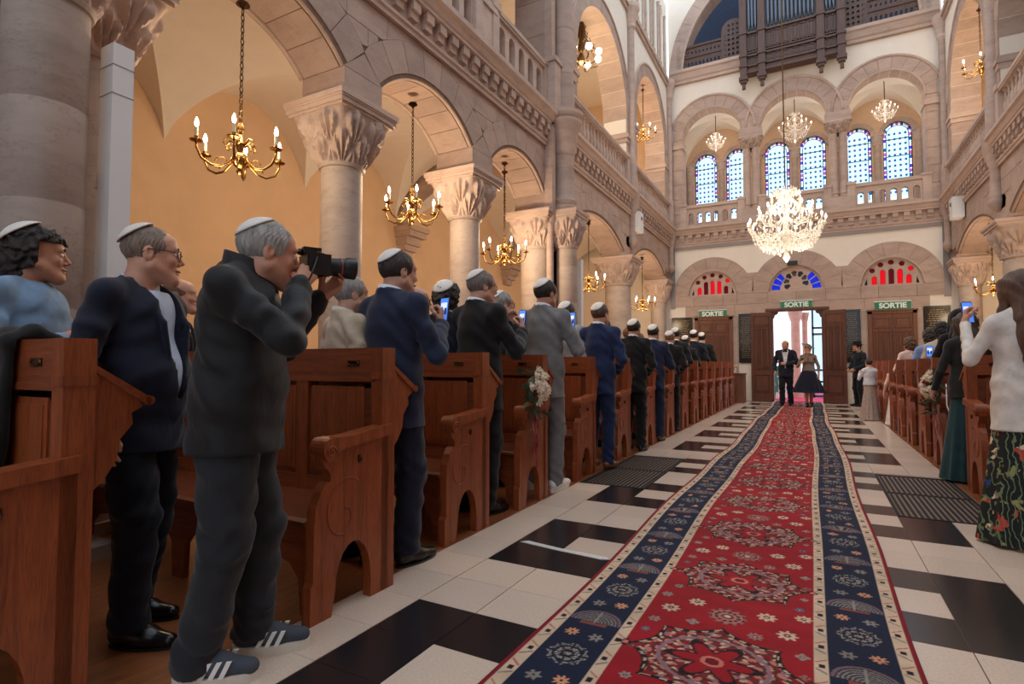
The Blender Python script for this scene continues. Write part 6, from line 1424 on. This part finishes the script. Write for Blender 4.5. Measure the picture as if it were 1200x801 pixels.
MB().prism([(.17*math.cos(a), .17*math.sin(a)) for a in np.linspace(0, 2*PI, 25)[:-1]], 0, .008, 'z').lathe([(.07,0),(.06,.05),(.0,.055)], 16).build('hat', cloth((120,112,108)), lady, loc=(0,.05,1.62)).rotation_euler = (math.radians(-12), math.radians(-22), 0)
TUL = mat('black_tulle', srgb(24,28,46), .9); 
V = MB(); 
for k in range(48):
    pass
for z0, z1, r0, r1, mm, nm in ((1.02,.93,.145,.17,TUL,'waist_sash'), (.46,.40,.40,.415,TUL,'tulle_hem'), (1.36,1.30,.17,.185,cloth((70,26,34)),'neckline')): MB().lathe([(r0,z0*.95),(r1,z1*.95)], 40, caps=False).build(nm, mm, lady, True).scale = (1,.82,1) if nm != 'neckline' else (1,.66,1)
hat = person('bearded usher in black suit and black hat standing by the open right door leaf', 1.50, 17.85, 236, 1.74, (196,144,118), 'short', (34,26,24), False, None, (26,30,40), 'jacket', (22,24,30), beard=(40,28,24), res=1, arms=FR, head=(0,0,0))
MB().lathe([(.155,0),(.16,.008),(.10,.012),(.10,.02),(.097,.09),(.08,.105),(0,.108)], 24).build('hat', cloth((20,20,22)), hat, True, loc=(0,.02,1.675)).scale = (.92,1.12,1)
for i, (xx, yy) in enumerate(((-.62,20.6),(-.40,21.0))): person(('small child in white with pale cap waiting outside the door','second small child in white outside the door, nearer the column')[i], xx, yy, 150+i*30, 1.02, (210,164,140), 'short', (90,66,50), True, None, (236,232,230), 'blouse', (230,226,226), 'gown', fem=True, res=2, hem=.85, shirt=None)
# ------------------------------------------------------------------ coat on the front pew
def coat():
    f = Field((-.42,-.16,.55), (.16,.16,1.30), .009); rs = random.Random(4)
    for k in range(15):
        x_ = -.38+k*.032; r_ = .019+.003*math.sin(k*1.1); zl = .66+.012*math.sin(k*.7); dx = .012*math.sin(k*.8)
        f.seg((x_+dx,-.082-.016*math.sin(k*1.05),zl), (x_,-.066,1.20), r_, r_*.9, k=.035); f.seg((x_,-.066,1.20), (x_,0,1.236), r_*.9, r_*.9, k=.035); f.seg((x_,0,1.236), (x_,.066,1.20), r_*.9, r_*.9, k=.035); f.seg((x_,.066,1.20), (x_-dx,.085,.96), r_*.9, r_, k=.035)
    f.seg((-.12,-.10,1.10), (-.20,-.115,.62), .035, .028, k=.015)        # hanging sleeve
    f.noise(lambda X, Y, Z: .003*np.sin(Z*17+X*30)+.002*np.sin(Z*31-X*40)); f.cut(lambda X, Y, Z: np.where((np.abs(Y) < .055) & (Z < 1.214), .02, -1.)+0*X)
    V, F = f.mesh(); return np_mesh('coat', V, F, cloth((24,24,27)))
tag(link('coat', coat(), None, (-2.13, .94, 0)), 'black coat draped over the back of the nearest pew', 'coat')
# ------------------------------------------------------------------ pew bouquets
PET = mat('petal_cream', srgb(240,224,204), .6, noise=.08); PETR = mat('petal_red', srgb(120,20,34), .6); LEAF = mat('leaf_green', srgb(62,78,52), .6, noise=.3); RIB = mat('ribbon_red', srgb(120,14,30), .45)
def rose(r, m_):
    m = MB(); m.ball((0,0,r*.25), r*.42, 8, 6)
    for L_, (n_, rr, tl, sz) in enumerate(((5,.20,.15,.62),(6,.55,.5,.75),(7,.85,.95,.8))):
        for k in range(n_):
            a = 2*PI*k/n_+L_*.5; vs = []
            for i in range(4):
                u = i/3
                for j in range(5):
                    v = (j-2)/2*.55*(math.sin(PI*(.25+.6*u))); rad = r*(.08+rr*u**.8); z_ = r*(u*(1.1-tl*.7)-.25*tl*u*u); an = a+v*(1.1-.2*L_)
                    vs.append((rad*math.cos(an), rad*math.sin(an), z_-r*.1*abs(v)))
            m.add(vs, [(i*5+j, i*5+j+1, (i+1)*5+j+1, (i+1)*5+j) for i in range(3) for j in range(4)])
    return m.mesh('rose', m_, True)
RO = rose(.035, PET); RR = rose(.026, PETR); LF = MB().add([(0,0,0),(.012,.03,.004),(0,.07,0),(-.012,.03,.004),(0,.035,-.004)], [(0,1,4),(1,2,4),(2,3,4),(3,0,4)]).mesh('leaf', LEAF)
def bouquet(loc, label):
    t = thing('bouquet', label, 'flowers', loc, 0, 'pew end bouquets'); rs = random.Random(int(loc[1]*10))
    k = 0
    MB().ball((.02,0,0), (.05,.10,.09), 12, 8).build('foliage', LEAF, t)
    for i in range(20):
        th_ = i*2.4; q = math.sqrt(i/20)*.115; me = RR if i in (3,8,12) else RO
        o = link('rose', me, t, (.035+.05*(1-(q/.115)**2), q*math.cos(th_), q*math.sin(th_)*.9+.02), (rs.uniform(-.5,.5)-q*5*math.sin(th_), PI/2-.2, q*5*math.cos(th_)*.6))
    for i in range(46):
        a = i*2.4; q = .06+.11*rs.random(); link('leaf', LF, t, (rs.uniform(0,.06), q*math.cos(a), q*math.sin(a)-.03*(math.sin(a) < 0)), (rs.uniform(-1,1), rs.uniform(-1,1), a))
    st_ = MB()
    for i in range(9): st_.tube([(.03,(i-4)*.006,.0),(.02+.01*math.sin(i),(i-4)*.012,-.11),(.01,(i-4)*.018,-.17-.01*(i % 3))], .0025, 5)
    st_.build('stems', LEAF, t)
    for i, (dy, L_) in enumerate(((-.02,.36),(.012,.42),(.03,.30))):
        w_ = .012; m = MB(); m.add([(.02+.008*math.sin(j*1.3+i), dy+w_*q+.012*math.sin(j*.9+i), -.06-L_*j/10) for j in range(11) for q in (-1,1)], [(2*j,2*j+1,2*j+3,2*j+2) for j in range(10)]); o = m.build('ribbon', RIB, t); o.modifiers.new('thick','SOLIDIFY').thickness = .002
    return t
bouquet((-1.575, 4.02, .92), 'bouquet of cream and red roses with red ribbon on the left pew end').scale = (1.3,1.3,1.3)
bouquet((1.60, 7.55, .86), 'bouquet of cream roses with trailing ribbon on the right pew end').rotation_euler.z = PI; bpy.data.objects['bouquet.001'].scale = (1.4,1.4,1.4)
tb = thing('table_flowers', 'small arrangement of white flowers on the cabinet by the door', 'flowers', (-1.66, 17.9, .89))
for i in range(9): link('rose', RO, tb, (.07*math.cos(i*2.4)*math.sqrt(i/9), .07*math.sin(i*2.4)*math.sqrt(i/9), .20+.02*math.sin(i*5)), (0,0,i))
MB().lathe([(.03,0),(.045,.05),(.03,.12),(.04,.16)], 14).build('vase', WHITE, tb, 40); sm_ = MB()
for i in range(7): sm_.tube([(0,0,.1),(.06*math.cos(i*2.4),.06*math.sin(i*2.4),.20)], .003, 4)
sm_.build('stems', LEAF, tb)
